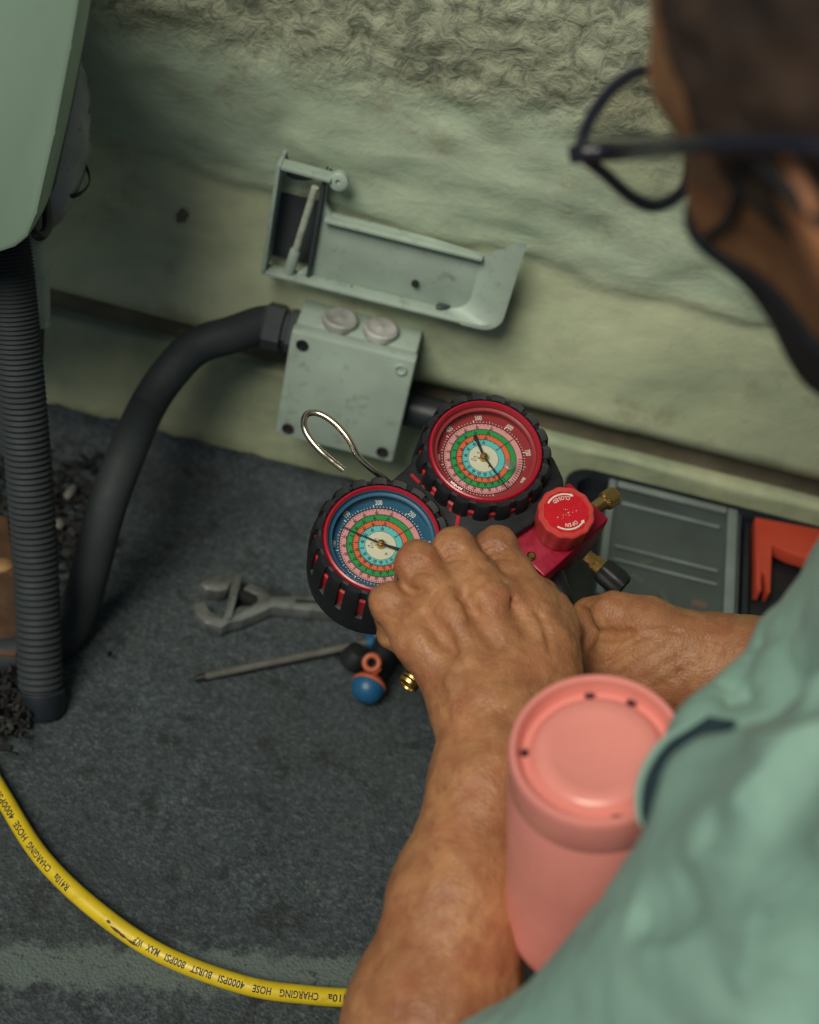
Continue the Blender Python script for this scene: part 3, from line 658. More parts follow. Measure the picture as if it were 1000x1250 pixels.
    if rib0 is None:
        rb = MB(); n_ = 5; prof = [(.0370, -.0040), (.0375, -.0008), (.0412, -.0002), (.0428, -.0022), (.0442, -.012), (.0450, -.024), (.0450, -.0405)]; hw = .0047; vs = []; fs = []
        for i in range(n_+1):
            a = (i/n_*2-1)
            for r_, z_ in prof:
                th = a*hw/.042; k_ = 1-.018*abs(a)**4; vs.append((r_*k_*cos(th), r_*k_*sin(th), z_))
            vs.append((.0370*cos(a*hw/.042), .0370*sin(a*hw/.042), -.0405))
        m_ = len(prof)+1
        for i in range(n_):
            for j in range(m_):
                l = (j+1) % m_; fs.append((i*m_+j, i*m_+l, (i+1)*m_+l, (i+1)*m_+j))
        fs.append(tuple(range(m_))); fs.append(tuple(n_*m_+j for j in range(m_)))
        rib0 = mesh('boot_rib', vs, fs, MT['black_rubber'], g_, True); rib0.rotation_euler.z = up
        rng = range(1, NR)
    else: rng = range(NR)
    for i in rng:
        r_ = rib0.copy(); COL.objects.link(r_); r_.parent = g_; r_.rotation_euler.z = up+2*pi*i/NR
    return g_
def ang(p, q): d = p-q; return atan2(d.y, d.x)
DZ = -.0125
hub_r, hub_b = loc(592.4, 559, DZ+.003), loc(468.3, 665, DZ+.003)
up_r = ang(loc(586, 514, DZ), loc(592, 560.5, DZ)); up_b = ang(loc(466, 617, DZ), loc(468.3, 666, DZ))
gR = gauge(rc, 'f_red', 'high pressure gauge with red dial', up_r, [('300', 86), ('400', 42), ('500', 0), ('600', -42), ('700', -84), ('800', -125)], ang(loc(619, 599, DZ), hub_r), (ang(loc(580, 535, DZ), hub_r), .46, .0011, True), 1)
gB = gauge(bc, 'f_blue', 'low pressure gauge with blue dial', up_b, [('100', 88), ('150', 44), ('200', 0), ('250', -44), ('50', 132), ('300', -88)], ang(loc(423, 648, DZ), hub_b), (ang(loc(500, 678, DZ), hub_b), .42, .0011, False), 2)
# small clear plug in the red lens
q_ = loc(622.5, 567, -.002)-rc
MB().lathe([(.0041, 0), (.0039, .0008), (.003, .0012), (0, .0013)], 24, mt=Matrix.Translation(q_)).build('lens_plug', MT['clear'], gR)
# yoke between the gauges
yk = [(440,612),(478,585),(500,566),(512,545),(560,530),(640,545),(676,555),(690,585),(686,606),(650,640),(606,668),(560,700),(500,720),(450,700)]
YZ = -.0142
MB().prism([loc(x, y, YZ) for x, y in yk], (0, 0, -.034), .003).build('yoke', MT['black_rubber'], mg)
for seg in (((502,579),(512,589)),((516,592),(520,595)),((527,600),(533,605)),((538,610),(544,615)),((549,621),(560,628)),((560,628),(580,624)),((560,628),(557,645)),((531,622),(538,628))):
    p0, p1 = [loc(x, y, YZ+.0004) for x, y in seg]; d_ = (p1-p0); n_ = V((-d_.y, d_.x, 0)).normalized()*.0011
    MB().prism([p0-n_, p1-n_, p1+n_, p0+n_], (0, 0, -.0008)).build('red_inlay', MT['red_plastic'], mg, False)
# valve block and bar
KZ = .002; BZ = KZ-.024
tb = [(640, 650), (655, 630), (700, 600), (735, 612), (744.5, 633), (671, 699), (646, 720), (628, 690)]
e1, e2 = loc(744.5, 633, BZ), loc(671, 699, BZ)
ey = (e1.y+e2.y)/2; xr_ = max(e1.x, loc(747, 646, BZ-.004).x); wl_ = loc(637, 652, BZ).y
xl_ = loc(530, 800, BZ-.012).x
print('block', e1, e2, wl_, xl_, xr_)
MB().box((xr_-.062, ey, BZ-.036), (xr_, ey+.036, BZ), bev=.0018).build('valve_block', MT['red_metal'], mg)
MB().box((xl_, ey+.004, BZ-.026), (xr_-.063, ey+.034, BZ-.004), bev=.0018).build('manifold_bar', MT['red_metal'], mg)
kc = loc(691.6, 625, KZ)
KR = .0182
def scal(t, r, z): return r*(1+(.017*cos(12*t) if r > .014 else 0))
MB().lathe([(.0160, -.0235), (.0172, -.020), (KR*.97, -.008), (KR, -.003), (KR*.985, -.0008), (KR*.94, 0), (KR*.79, 0), (KR*.775, -.0008)], 144, mt=Matrix.Translation(kc), rf=scal).build('valve_knob', MT['knob_red'], mg)
kn = empty('knob_face'); kn.parent = mg; kn.location = kc
MB().lathe([(KR*.79, -.0010), (KR*.78, -.0005), (0.0001, -.0004)], 64).build('knob_label', MT['knob_label'], kn)
kb = MB(); kl = MB(); ku = ang(loc(691.6, 605, KZ), kc)
def warc(a0, a1, r_):   # clockwise arrow from a0 down to a1
    n_ = 18
    for i in range(n_):
        u0, u1 = a0+(a1-a0)*i/n_, a0+(a1-a0)*(i+.86)/n_ if i % 5 == 4 else a0+(a1-a0)*(i+1)/n_
        kb.add([(r0_*cos(u), r0_*sin(u), -.0002) for u in (u0, u1) for r0_ in (r_-.00055, r_+.00055)], [(0, 1, 3, 2)])
    s_ = 1 if a1 > a0 else -1; e = a1+s_*.17
    kb.add([((r_-.0014)*cos(a1), (r_-.0014)*sin(a1), -.0002), ((r_+.0014)*cos(a1), (r_+.0014)*sin(a1), -.0002), (r_*cos(e), r_*sin(e), -.0002)], [(0, 1, 2)])
warc(ku+radians(66), ku-radians(12), KR*.70); warc(ku+radians(182), ku+radians(262) , KR*.66) if False else None
warc(ku+radians(152), ku+radians(240), KR*.66)
for s_, a0, st, r_, flip in (('CLOSED', ku+radians(40), -11, KR*.55, True), ('OPEN', ku+radians(232), -13, KR*.50, False)):
    for i, ch in enumerate(s_):
        a = a0+radians(st)*i
        if flip: a = ku-radians(8)+radians(11)*i; put_text(kb, ch, .0036, r_*cos(a), r_*sin(a), a+pi/2, -.0002, .8)
        else: a = ku+radians(222)-radians(13)*(i); put_text(kb, ch, .0036, r_*cos(a), r_*sin(a), a-pi/2+0, -.0002, .8)
random.seed(4)
for i in range(16):
    a = random.uniform(0, 6.28); r_ = abs(random.gauss(0, .0035)); s_ = random.uniform(.0001, .0003); kb.add([(r_*cos(a)-s_, r_*sin(a)-s_, -.0002), (r_*cos(a)+s_*1.5, r_*sin(a)-s_*.6, -.0002), (r_*cos(a)+s_, r_*sin(a)+s_, -.0002), (r_*cos(a)-s_*.4, r_*sin(a)+s_*1.2, -.0002)], [(0, 1, 2, 3)])
kb.build('arrow_lettering', MT['white_print'], kn, False)
# brass fittings
def knurl(t, r, z): return r*(1+.03*cos(26*t))
f0 = loc(727, 620, BZ-.010); f1 = loc(744, 609, BZ-.010); ax = (f1-f0).normalized()
fz = MB(); fz.lathe([(.0042, -.004), (.0046, .004), (.0046, .008)], 24, mt=frame(f0, ax)); fz.build('brass_neck', MT['brass'], mg)
MB().lathe([(.0048, .007), (.0062, .0085), (.0062, .0165), (.0052, .018), (0, .018)], 104, mt=frame(f0, ax), rf=knurl).build('brass_cap', MT['brass'], mg)
g0 = loc(716, 678, BZ-.014); g1 = loc(755, 712, BZ-.016); ax2 = (g1-g0).normalized()
MB().lathe([(.0045, 0), (.0045, .006), (.0056, .006), (.0056, .013), (.0045, .014)], 6, mt=frame(g0, ax2)).build('brass_nut', MT['brass'], mg, False)
MB().lathe([(.0072, .0125), (.0084, .015), (.0088, .026), (.0078, .031), (.006, .032), (0, .0318)], 60, mt=frame(g0, ax2), rf=lambda t, r, z: r*(1+.06*cos(6*t))).build('port_cap', MT['black_rubber'], mg)
h0 = loc(518, 812, BZ-.014); h1 = loc(496.5, 837, BZ-.014); ax3 = (h1-h0).normalized(); LL = (h1-h0).length
def thr(t, r, z): return r
MB().lathe([(.0056, -.030), (.0056, .001)]+[(.0064 if k % 2 else .0070, .001+k*(LL-.003)/10) for k in range(11)]+[(.0062, LL), (.0050, LL), (.0046, LL-.0012), (0, LL-.0015)], 72, mt=frame(h0, ax3), rf=thr).build('knurled_port', MT['brass'], mg)
MB().lathe([(.0030, 0), (.0030, .002), (.0018, .003), (0, .003)], 16, mt=Matrix.Translation(loc(648, 680, BZ))).build('bleed_screw', MT['brass'], mg)
# wire hook
hk = [(478,592,-.02),(466,582,-.012),(440,560,-.004),(425,535,.002),(408,516,.004),(390,505,.004),(376,505,.004),(371,515,.004),(375,530,.003),(390,549,.001),(405,562,-.001),(420,574,-.003)]
MB().tube(spline([loc(*k) for k in hk], 8), .0021, 12).build('wire_hook', MT['chrome'], mg)
# hose stub under the block
o = MB().tube(spline([mg.matrix_world @ loc(672, 690, BZ-.03), P(688, 738, 1.10), P(695, 775, 1.12), P(700, 830, 1.16), P(720, 900, 1.24), H(760, 960, 2, .01)], 8), .0072, 16).build('black_hose', MT['black_rubber']); tag(o, 'black hose hanging from the red valve block between the two hands', 'hose')
f_ = MB().lathe([(.0086, -.007), (.0086, .005), (.007, .007)], 6, mt=frame(P(692, 770, 1.112), (0, .2, 1))).build('hose_nut', MT['brass'], None, False); f_.parent = o

# ------------------------------------------------------------------ signed-distance modelling for the man and his clothes
def axis(a, b, fa, fb, coarse, fine):
    out = [a]; 
    while out[-1] < b:
        x = out[-1]; d = min(abs(x-fa), abs(x-fb)) if not fa < x < fb else 0
        out.append(x+min(coarse, fine+d*.12))
    return np.array(out, dtype=np.float32)
class Field:
    def __init__(s, xs, ys, zs): s.a = (xs, ys, zs); s.v = np.full((len(xs), len(ys), len(zs)), .05, np.float32)
    def sub(s, lo, hi):
        sl = []; g = []
        for k in range(3):
            i0, i1 = np.searchsorted(s.a[k], lo[k]), np.searchsorted(s.a[k], hi[k]); sl.append(slice(i0, i1)); g.append(s.a[k][i0:i1])
        return tuple(sl), g[0][:, None, None], g[1][None, :, None], g[2][None, None, :]
    def comb(s, sl, d, k, mode):
        c = s.v[sl]
        if mode == 'cut': d = -d; h = np.maximum(k-np.abs(c-d), 0)/k; s.v[sl] = np.maximum(c, d)+h*h*k/4
        elif mode == 'and': h = np.maximum(k-np.abs(c-d), 0)/k; s.v[sl] = np.maximum(c, d)+h*h*k/4
        else: h = np.maximum(k-np.abs(c-d), 0)/k; s.v[sl] = np.minimum(c, d)-h*h*k/4
    def cone(s, a, ra, b, rb, k=.008, mode='add', flat=None):
        a = np.array(a, float); b = np.array(b, float); m = max(ra, rb)+k+.012
        sl, X, Y, Z = s.sub(np.minimum(a, b)-m, np.maximum(a, b)+m)
        ab = b-a; L2 = float(ab@ab)+1e-12; px, py, pz = X-a[0], Y-a[1], Z-a[2]
        t = np.clip((px*ab[0]+py*ab[1]+pz*ab[2])/L2, 0, 1); dx, dy, dz = px-t*ab[0], py-t*ab[1], pz-t*ab[2]
        if flat is not None:      # (direction, factor>1): thinner along that direction
            n = np.array(flat[0], float); n /= np.linalg.norm(n); q = dx*n[0]+dy*n[1]+dz*n[2]; e = flat[1]
            d = np.sqrt(dx*dx+dy*dy+dz*dz+q*q*(e*e-1))
            r = ra+(rb-ra)*t; d = (d-r)*np.where(d > 1e-6, 1/(1+(e-1)*np.abs(q*e)/np.maximum(d, 1e-6)), 1)
        else: d = np.sqrt(dx*dx+dy*dy+dz*dz)-(ra+(rb-ra)*t)
        s.comb(sl, d.astype(np.float32), k, mode)
    def chain(s, pts, k=.006, k0=None, mode='add'):
        for (a, ra), (b, rb) in zip(pts, pts[1:]): s.cone(a, ra, b, rb, k, mode)
    def ell(s, c, axes, rad, k=.01, mode='add'):
        c = np.array(c, float); m = max(rad)+k+.012; sl, X, Y, Z = s.sub(c-m, c+m); q = [X-c[0], Y-c[1], Z-c[2]]
        u = []; 
        for ax_, r in zip(axes, rad): u.append((q[0]*ax_[0]+q[1]*ax_[1]+q[2]*ax_[2])/r)
        k0 = np.sqrt(u[0]**2+u[1]**2+u[2]**2); k1 = np.sqrt((u[0]/rad[0])**2+(u[1]/rad[1])**2+(u[2]/rad[2])**2)
        s.comb(sl, (k0*(k0-1)/np.maximum(k1, 1e-6)).astype(np.float32), k, mode)
    def half(s, p, n, k=.004):   # keep the side where (x-p).n < 0
        X, Y, Z = s.a[0][:, None, None], s.a[1][None, :, None], s.a[2][None, None, :]
        s.comb((slice(None),)*3, ((X-p[0])*n[0]+(Y-p[1])*n[1]+(Z-p[2])*n[2]).astype(np.float32), k, 'and')
    def build(s):
        v = s.v; neg = v < 0; nx, ny, nz_ = v.shape
        cnt = np.zeros((nx-1, ny-1, nz_-1), np.uint8)
        cs = [(i, j, k) for i in (0, 1) for j in (0, 1) for k in (0, 1)]
        for i, j, k in cs: cnt += neg[i:nx-1+i, j:ny-1+j, k:nz_-1+k]
        I, J, K = np.nonzero((cnt > 0) & (cnt < 8)); del cnt
        idx = np.full((nx-1, ny-1, nz_-1), -1, np.int32); idx[I, J, K] = np.arange(len(I))
        acc = np.zeros((len(I), 3)); num = np.zeros(len(I)); A = s.a
        for c0 in cs:
            for ax_ in range(3):
                if c0[ax_]: continue
                c1 = list(c0); c1[ax_] = 1
                va = v[I+c0[0], J+c0[1], K+c0[2]]; vb = v[I+c1[0], J+c1[1], K+c1[2]]; m = (va < 0) != (vb < 0)
                t = np.where(m, va/np.where(m, va-vb, 1), 0)
                pa = np.stack([A[0][I+c0[0]], A[1][J+c0[1]], A[2][K+c0[2]]], 1); pb = np.stack([A[0][I+c1[0]], A[1][J+c1[1]], A[2][K+c1[2]]], 1)
                acc += m[:, None]*(pa+(pb-pa)*t[:, None]); num += m
        vs = acc/num[:, None]; quads = []
        for ax_ in range(3):
            o1, o2 = [(1, 2), (2, 0), (0, 1)][ax_]
            sh = [slice(None)]*3; a = neg.take(range(v.shape[ax_]-1), ax_) if False else None
            s0 = [slice(1, -1)]*3; s0[ax_] = slice(0, -1); s1 = [slice(1, -1)]*3; s1[ax_] = slice(1, None)
            n0, n1 = neg[tuple(s0)], neg[tuple(s1)]; E = np.nonzero(n0 != n1); fl = n0[E]
            base = [E[0].copy(), E[1].copy(), E[2].copy()]
            for q in range(3):
                if q != ax_: base[q] += 1
            def cell(d1, d2):
                b = [x.copy() for x in base]; b[o1] -= d1; b[o2] -= d2; return idx[b[0], b[1], b[2]]
            q = np.stack([cell(0, 0), cell(1, 0), cell(1, 1), cell(0, 1)], 1); q[~fl] = q[~fl][:, ::-1]; quads.append(q)
        q = np.concatenate(quads); q = q[(q >= 0).all(1)]
        return vs, q
def field_mesh(name, F, m, parent=None, origin=(0, 0, 0), smooth_it=1, disp=None):
    vs, q = F.build(); q = q[:, ::-1]
    # light Laplacian relaxation
    e = np.concatenate([q[:, [0, 1]], q[:, [1, 2]], q[:, [2, 3]], q[:, [3, 0]]])
    for _ in range(smooth_it):
        s_ = np.zeros_like(vs); c_ = np.zeros(len(vs)); 
        for k in range(3):
            s_[:, k] = np.bincount(e[:, 0], vs[e[:, 1], k], len(vs))+np.bincount(e[:, 1], vs[e[:, 0], k], len(vs))
        c_ = np.bincount(e[:, 0], minlength=len(vs))+np.bincount(e[:, 1], minlength=len(vs)); vs = .4*vs+.6*s_/np.maximum(c_, 1)[:, None]
    if disp is not None:
        fn = np.cross(vs[q[:, 2]]-vs[q[:, 0]], vs[q[:, 3]]-vs[q[:, 1]]); vn = np.zeros_like(vs)
        for c in range(4):
            for k in range(3): vn[:, k] += np.bincount(q[:, c], fn[:, k], len(vs))
        vn /= np.maximum(np.linalg.norm(vn, axis=1), 1e-12)[:, None]; vs = vs+vn*disp(vs)[:, None]
    me = bpy.data.meshes.new(name); vs = vs-np.array(origin)
    me.vertices.add(len(vs)); me.vertices.foreach_set('co', vs.astype(np.float32).ravel())
    me.loops.add(q.size); me.loops.foreach_set('vertex_index', q.astype(np.int32).ravel())
    me.polygons.add(len(q)); me.polygons.foreach_set('loop_start', np.arange(0, q.size, 4, dtype=np.int32)); me.polygons.foreach_set('loop_total', np.full(len(q), 4, np.int32))
    me.update(calc_edges=True); me.validate(); me.polygons.foreach_set('use_smooth', np.ones(len(me.polygons), bool)); me.materials.append(m)
    o = bpy.data.objects.new(name, me); COL.objects.link(o)
    if parent: o.parent = parent
    print(name, len(vs)); return o
def pn(vs, sc, seed):
    return np.array([mnoise.noise(V((v[0]*sc[0]+seed, v[1]*sc[1]-seed, v[2]*sc[2]+.5*seed))) for v in vs])
# ------------------------------------------------------------------ the man
def surf(F, px, py, d0=.45, d1=1.2):
    for d in np.arange(d0, d1, .003):
        p = P(px, py, float(d)); i = [int(np.clip(np.searchsorted(F.a[k], p[k]), 0, len(F.a[k])-1)) for k in range(3)]
        if F.v[i[0], i[1], i[2]] < 0: return float(d)
    return None
def tri(F, p):
    i = [int(np.clip(np.searchsorted(F.a[k], p[k])-1, 0, len(F.a[k])-2)) for k in range(3)]
    t = [float((p[k]-F.a[k][i[k]])/(F.a[k][i[k]+1]-F.a[k][i[k]])) for k in range(3)]
    c = F.v[i[0]:i[0]+2, i[1]:i[1]+2, i[2]:i[2]+2]; c = c[0]*(1-t[0])+c[1]*t[0]; c = c[0]*(1-t[1])+c[1]*t[1]; return float(c[0]*(1-t[2])+c[1]*t[2])
def surf2(F, px, py, d0):
    d = surf(F, px, py, d0)
    if d is None: return None
    lo_, hi_ = d-.008, d+.008
    for _ in range(14):
        m_ = (lo_+hi_)/2
        if tri(F, P(px, py, m_)) < 0: hi_ = m_
        else: lo_ = m_
    return hi_
def lerp_pts(pts, n): s_ = spline([(x, y, 0) for x, y in pts], n); return [(p.x, p.y) for p in s_]
def vn(v): v = np.array(v, float); return v/np.linalg.norm(v)
fx = axis(-.09, .80, .0, .15, .0048, .00125); fy = axis(.20, 1.0, .66, .86, .0048, .00125); fz_ = axis(.0, .90, .215, .345, .0048, .00125)
B = Field(fx, fy, fz_)
EYE = -np.array(F0)                                   # towards the viewer's side of the hand
# torso, arms, legs
SL, SR = np.array((.205, .385, .545)), np.array((.43, .70, .53))
NB = (SL+SR)/2+np.array((-.03, .01, .02)); PEL = np.array((.60, .42, .20))
B.cone(NB+np.array((.03,0,-.06)), .10, PEL, .12, .03); B.cone(SL+(SR-SL)*.18, .042, SR-(SR-SL)*.12, .045, .03)
ELB = P(495, 1440, .88)
LA_ = [(SL, .040), (ELB, .036)]
B.chain(LA_, .03)
FA = [(ELB, .045), (P(530, 1250, .905), .0450), (P(561, 1100, .925), .0350), (P(597, 965, .948), .0300), (P(604, 885, .966), .0300)]
for (a, ra), (b, rb) in zip(FA, FA[1:]):
    B.cone(a, ra, b, rb, .02, flat=None if ra > .034 else (EYE, 1.22))
W_ = P(603, 868, .975)
mc = [(P(513, 782, .994), .0130), (P(554, 752, .993), .0136), (P(601, 738, .997), .0138), (P(646, 738, 1.010), .0136)]
wb = [P(572, 868, .980), P(590, 866, .976), P(612, 866, .976), P(636, 870, .980)]
for (m_, r_), w_ in zip(mc, wb): B.cone(w_, .0200, m_, r_, .016)
B.cone(P(600, 850, .992), .026, P(585, 775, 1.008), .020, .018); B.cone(P(585, 775, 1.008), .018, P(630, 765, 1.015), .017, .018)
pips = [(P(476, 735, 1.006), .0114), (P(510, 688, 1.012), .0128), (P(556, 672, 1.020), .0130), (P(606, 670, 1.032), .0128)]
dips = [(P(480, 772, 1.022), .0094), (P(500, 715, 1.046), .0104), (P(545, 690, 1.056), .0106), (P(600, 680, 1.066), .0104)]
tips = [(P(506, 794, 1.022), .0086), (P(520, 752, 1.052), .0092), (P(575, 722, 1.064), .0094), (P(625, 705, 1.072), .0094)]
for k in range(4):
    m_, r_ = mc[k]; pv, pr_ = pips[k]; mid = V(m_).lerp(V(pv), .5)+V(EYE)*.001
    B.cone(m_, r_*.99, mid, pr_*1.0, .009); B.cone(mid, pr_*1.0, pv, pr_, .005)
    B.cone(pv, pr_*.99, dips[k][0], dips[k][1], .003); B.cone(dips[k][0], dips[k][1], tips[k][0], tips[k][1], .003)
    B.ell(V(m_)+V(EYE)*.0018, np.eye(3), (.0100, .0100, .0100), .014)             # knuckle
    B.ell(V(pv)+V(EYE)*.001, np.eye(3), (pr_*1.0,)*3, .004)
    # tendon
    B.cone(V(wb[k]).lerp(V(m_), .25)+V(EYE)*.0155, .003, V(m_)+V(EYE)*.0115, .0032, .008)
for a, b in ((0, 1), (1, 2), (2, 3)):      # webs between the fingers
    wa, wb_ = V(mc[a][0]).lerp(V(pips[a][0]), .55), V(mc[b][0]).lerp(V(pips[b][0]), .55); B.cone(wa-V(EYE)*.004, .0085, wb_-V(EYE)*.004, .0085, .006)
# hollows between knuckles
for a, b in ((0, 1), (1, 2), (2, 3)):
    c_ = (V(mc[a][0])+V(mc[b][0]))/2+V(EYE)*.0165; B.cone(c_+(V(pips[a][0])-V(mc[a][0]))*.30, .0024, c_-(V(pips[a][0])-V(mc[a][0]))*.55, .0012, .009, 'cut')
# thumb side
B.chain([(P(645, 862, .985), .020), (P(664, 800, 1.0), .0165), (P(672, 762, 1.02), .0140), (P(655, 735, 1.055), .0125), (P(632, 728, 1.078), .0105)], .014)
B.cone(P(664, 830, .99), .018, P(640, 770, 1.01), .018, .02)
# veins on the back of the hand and forearm
def vein(pts, r=.0016):
    for a, b in zip(pts, pts[1:]): B.cone(a, r, b, r, .006)
vein([P(560, 880, .9455), P(552, 830, .9625), P(572, 800, .9735), P(565, 772, .9785)]); vein([P(610, 900, .939), P(600, 845, .956), P(628, 800, .973), P(622, 765, .983)]); vein([P(598, 845, .956), P(575, 806, .968)])
# right arm and hand
RE = P(1150, 850, 1.0)
B.chain([(SR, .055), (RE, .043), (P(1010, 822, 1.04), .036), (P(890, 806, 1.062), .0245)], .02)
B.cone(P(890, 806, 1.062), .0235, P(800, 800, 1.072), .030, .02); B.cone(P(800, 800, 1.072), .0275, P(755, 792, 1.078), .026, .02)
B.cone(P(850, 835, 1.065), .018, P(780, 835, 1.075), .022, .02)
B.chain([(P(850, 785, 1.055), .014), (P(790, 762, 1.058), .0155), (P(748, 748, 1.066), .0120), (P(720, 752, 1.082), .0105), (P(706, 764, 1.10), .009)], .008)
for k, (yy, dd_) in enumerate(((778, 1.075), (808, 1.078), (838, 1.080), (864, 1.085))):
    B.chain([(P(762, yy, dd_), .0125), (P(728, yy+4, dd_+.012), .0108), (P(712, yy+4, dd_+.036), .0098), (P(722, yy+6, dd_+.052), .0088)], .0035)
# head
ER = np.array(P(1012, 300, .565))
FW = vn((-.48, .69, -.50)); UPH = np.array((-.52, 0, 1.0)); LF = vn(np.cross(UPH, FW)); UH = np.cross(FW, LF); AXH = [FW, LF, UH]
HC = ER-LF*.070+FW*.012+UH*.030
def hp_(f, l, u): return HC+FW*f+LF*l+UH*u
B.ell(HC+UH*.01, AXH, (.098, .077, .10), .02); B.ell(hp_(.028, 0, .01), AXH, (.072, .066, .078), .02)
B.ell(hp_(.040, 0, -.055), AXH, (.055, .056, .068), .02); B.ell(hp_(.074, 0, -.108), AXH, (.026, .03, .024), .02)
for s_ in (1, -1):
    B.cone(hp_(-.012, .052*s_, -.055), .020, hp_(.062, .020*s_, -.108), .018, .02)
    B.ell(hp_(.062, .042*s_, -.032), AXH, (.026, .024, .022), .015)
    B.cone(hp_(.088, .012*s_, .022), .011, hp_(.068, .048*s_, .020), .011, .012)
    B.ell(hp_(.100, .031*s_, 0), AXH, (.017, .015, .012), .008, 'cut'); B.ell(hp_(.083, .031*s_, 0), AXH, (.0125, .0125, .0125), .002)
    B.ell(hp_(-.016, .078*s_, -.022), [vn(FW*.9-LF*.35*s_), vn(LF*.9*s_+FW*.35), UH], (.017, .006, .032), .006)
    B.ell(hp_(-.010, .086*s_, -.022), [vn(FW*.9-LF*.35*s_), vn(LF*.9*s_+FW*.35), UH], (.009, .005, .018), .003, 'cut')
B.cone(hp_(.094, 0, .008), .0085, hp_(.112, 0, -.032), .0125, .008); B.ell(hp_(.098, 0, -.074), AXH, (.012, .024, .012), .01)
B.cone(hp_(-.02, 0, -.07), .056, NB+np.array((.0, 0, .01)), .060, .02)
# hips, thighs, shins (kneeling, seated on the heels)
KL, KR_ = np.array((.33, .27, .06)), np.array((.30, .62, .06))
for K_, hs in ((KL, (.58, .36, .16)), (KR_, (.62, .50, .16))):
    B.cone(hs, .085, K_, .058, .02); B.cone(K_, .052, np.array((.74, K_[1], .05)), .04, .01)
def skin_disp(vs):
    near = (vs[:, 2] < .38)
    d = np.zeros(len(vs)); q = vs[near]
    d[near] = .0009*pn(q, (70, 70, 70), 3)+.0005*pn(q, (160, 160, 160), 5)
    return d
class FB: a = B.a; v = B.v.copy()
def scratch(pts, r, k, n=6, d0=.6):
    pp = lerp_pts(pts, n); last = None
    for i, (x, y) in enumerate(pp):
        d = surf2(FB, x, y, d0)
        if not d: last = None; continue
        p = P(x, y, d-.0002); rr_ = r*(.4+.6*sin(pi*(i+.5)/len(pp)))
        if last is not None and (V(p)-V(last)).length < .02: B.cone(last, rr_, p, rr_, k, 'cut')
        last = p
scratch([(703, 742), (716, 756), (722, 772), (716, 790)], .0028, .004)
scratch([(722, 772), (745, 776), (772, 772)], .0018, .004)
for q_ in ([(738, 812), (765, 795), (790, 782)], [(752, 828), (785, 806), (815, 786)], [(775, 838), (808, 816), (838, 796)], [(800, 842), (832, 822), (856, 806)], [(862, 778), (866, 800), (864, 830)], [(878, 778), (881, 800), (878, 825)], [(790, 770), (812, 768), (830, 772)]): scratch(q_, .0011, .0022)
for (x, y) in ((510, 688), (556, 672), (606, 670), (476, 735)):
    for dx, dy in ((-3, -5), (1, 2), (4, 9)): scratch([(x-14+dx, y+5+dy), (x+dx, y+dy), (x+13+dx, y+4+dy)], .0009, .002)
for q_ in ([(470, 752), (483, 757), (494, 768)], [(488, 715), (503, 722), (520, 720)], [(655, 745), (668, 770), (672, 795)]): scratch(q_, .0011, .003)
person = field_mesh('person', B, MT['skin'], origin=(.45, .5, 0), smooth_it=1, disp=skin_disp)
person.location = (.45, .5, 0); tag(person, 'man in a teal shirt, spectacles and black mask, crouching over the gauges with both hands', 'person')
PO = (.45, .5, 0)
me_ = person.data; nv = len(me_.vertices); co = np.empty(nv*3, np.float32); me_.vertices.foreach_get('co', co); co = co.reshape(-1, 3)+np.array(PO, np.float32)
no = np.empty(nv*3, np.float32); me_.vertices.foreach_get('normal', no); no = no.reshape(-1, 3)
e_, w_ = np.array(P(515, 1300, .90)), np.array(P(602, 870, .97)); ab = w_-e_; t_ = ((co-e_)@ab)/(ab@ab); dist = np.linalg.norm(co-(e_+np.clip(t_, 0, 1)[:, None]*ab), axis=1)
idx_ = np.nonzero((t_ > -.15) & (t_ < 1.02) & (dist < .06) & (co[:, 2] < .40))[0]
dens = 1.0/np.maximum(1e-9, 1); rng_ = np.random.default_rng(5); hb = MB(); hv = []; hf = []
# even spacing: one candidate per 3 mm cell
cell = {}
for i in rng_.permutation(idx_):
    k_ = tuple((co[i]/.0027).astype(int))
    if k_ not in cell: cell[k_] = i
al = V(ab).normalized()
for i in cell.values():
    if rng_.random() < .35: continue
    p, n_ = V(co[i].tolist()), V(no[i].tolist()); tg = (al-n_*al.dot(n_))
    if tg.length < .1: continue
    tg = (tg.normalized()+n_.cross(al)*rng_.normal(0, 1.0)+n_*rng_.uniform(.1, .4)).normalized(); sdv = tg.cross(n_).normalized()*.00013; L_ = rng_.uniform(.005, .011)
    m1, m2 = p+tg*L_*.5+n_*L_*.10, p+tg*L_-n_*L_*.02; b0 = len(hv)
    hv += [p-sdv, p+sdv, m1-sdv*.8, m1+sdv*.8, m2]; hf += [(b0, b0+1, b0+3, b0+2), (b0+2, b0+3, b0+4)]
hm = MB(); hm.v = [v-V(PO) for v in hv]; hm.f = hf; ah = hm.build('arm_hair', MT['hair'], person, False); ah['kind'] = 'stuff'
print('arm hairs', len(hv)//5)
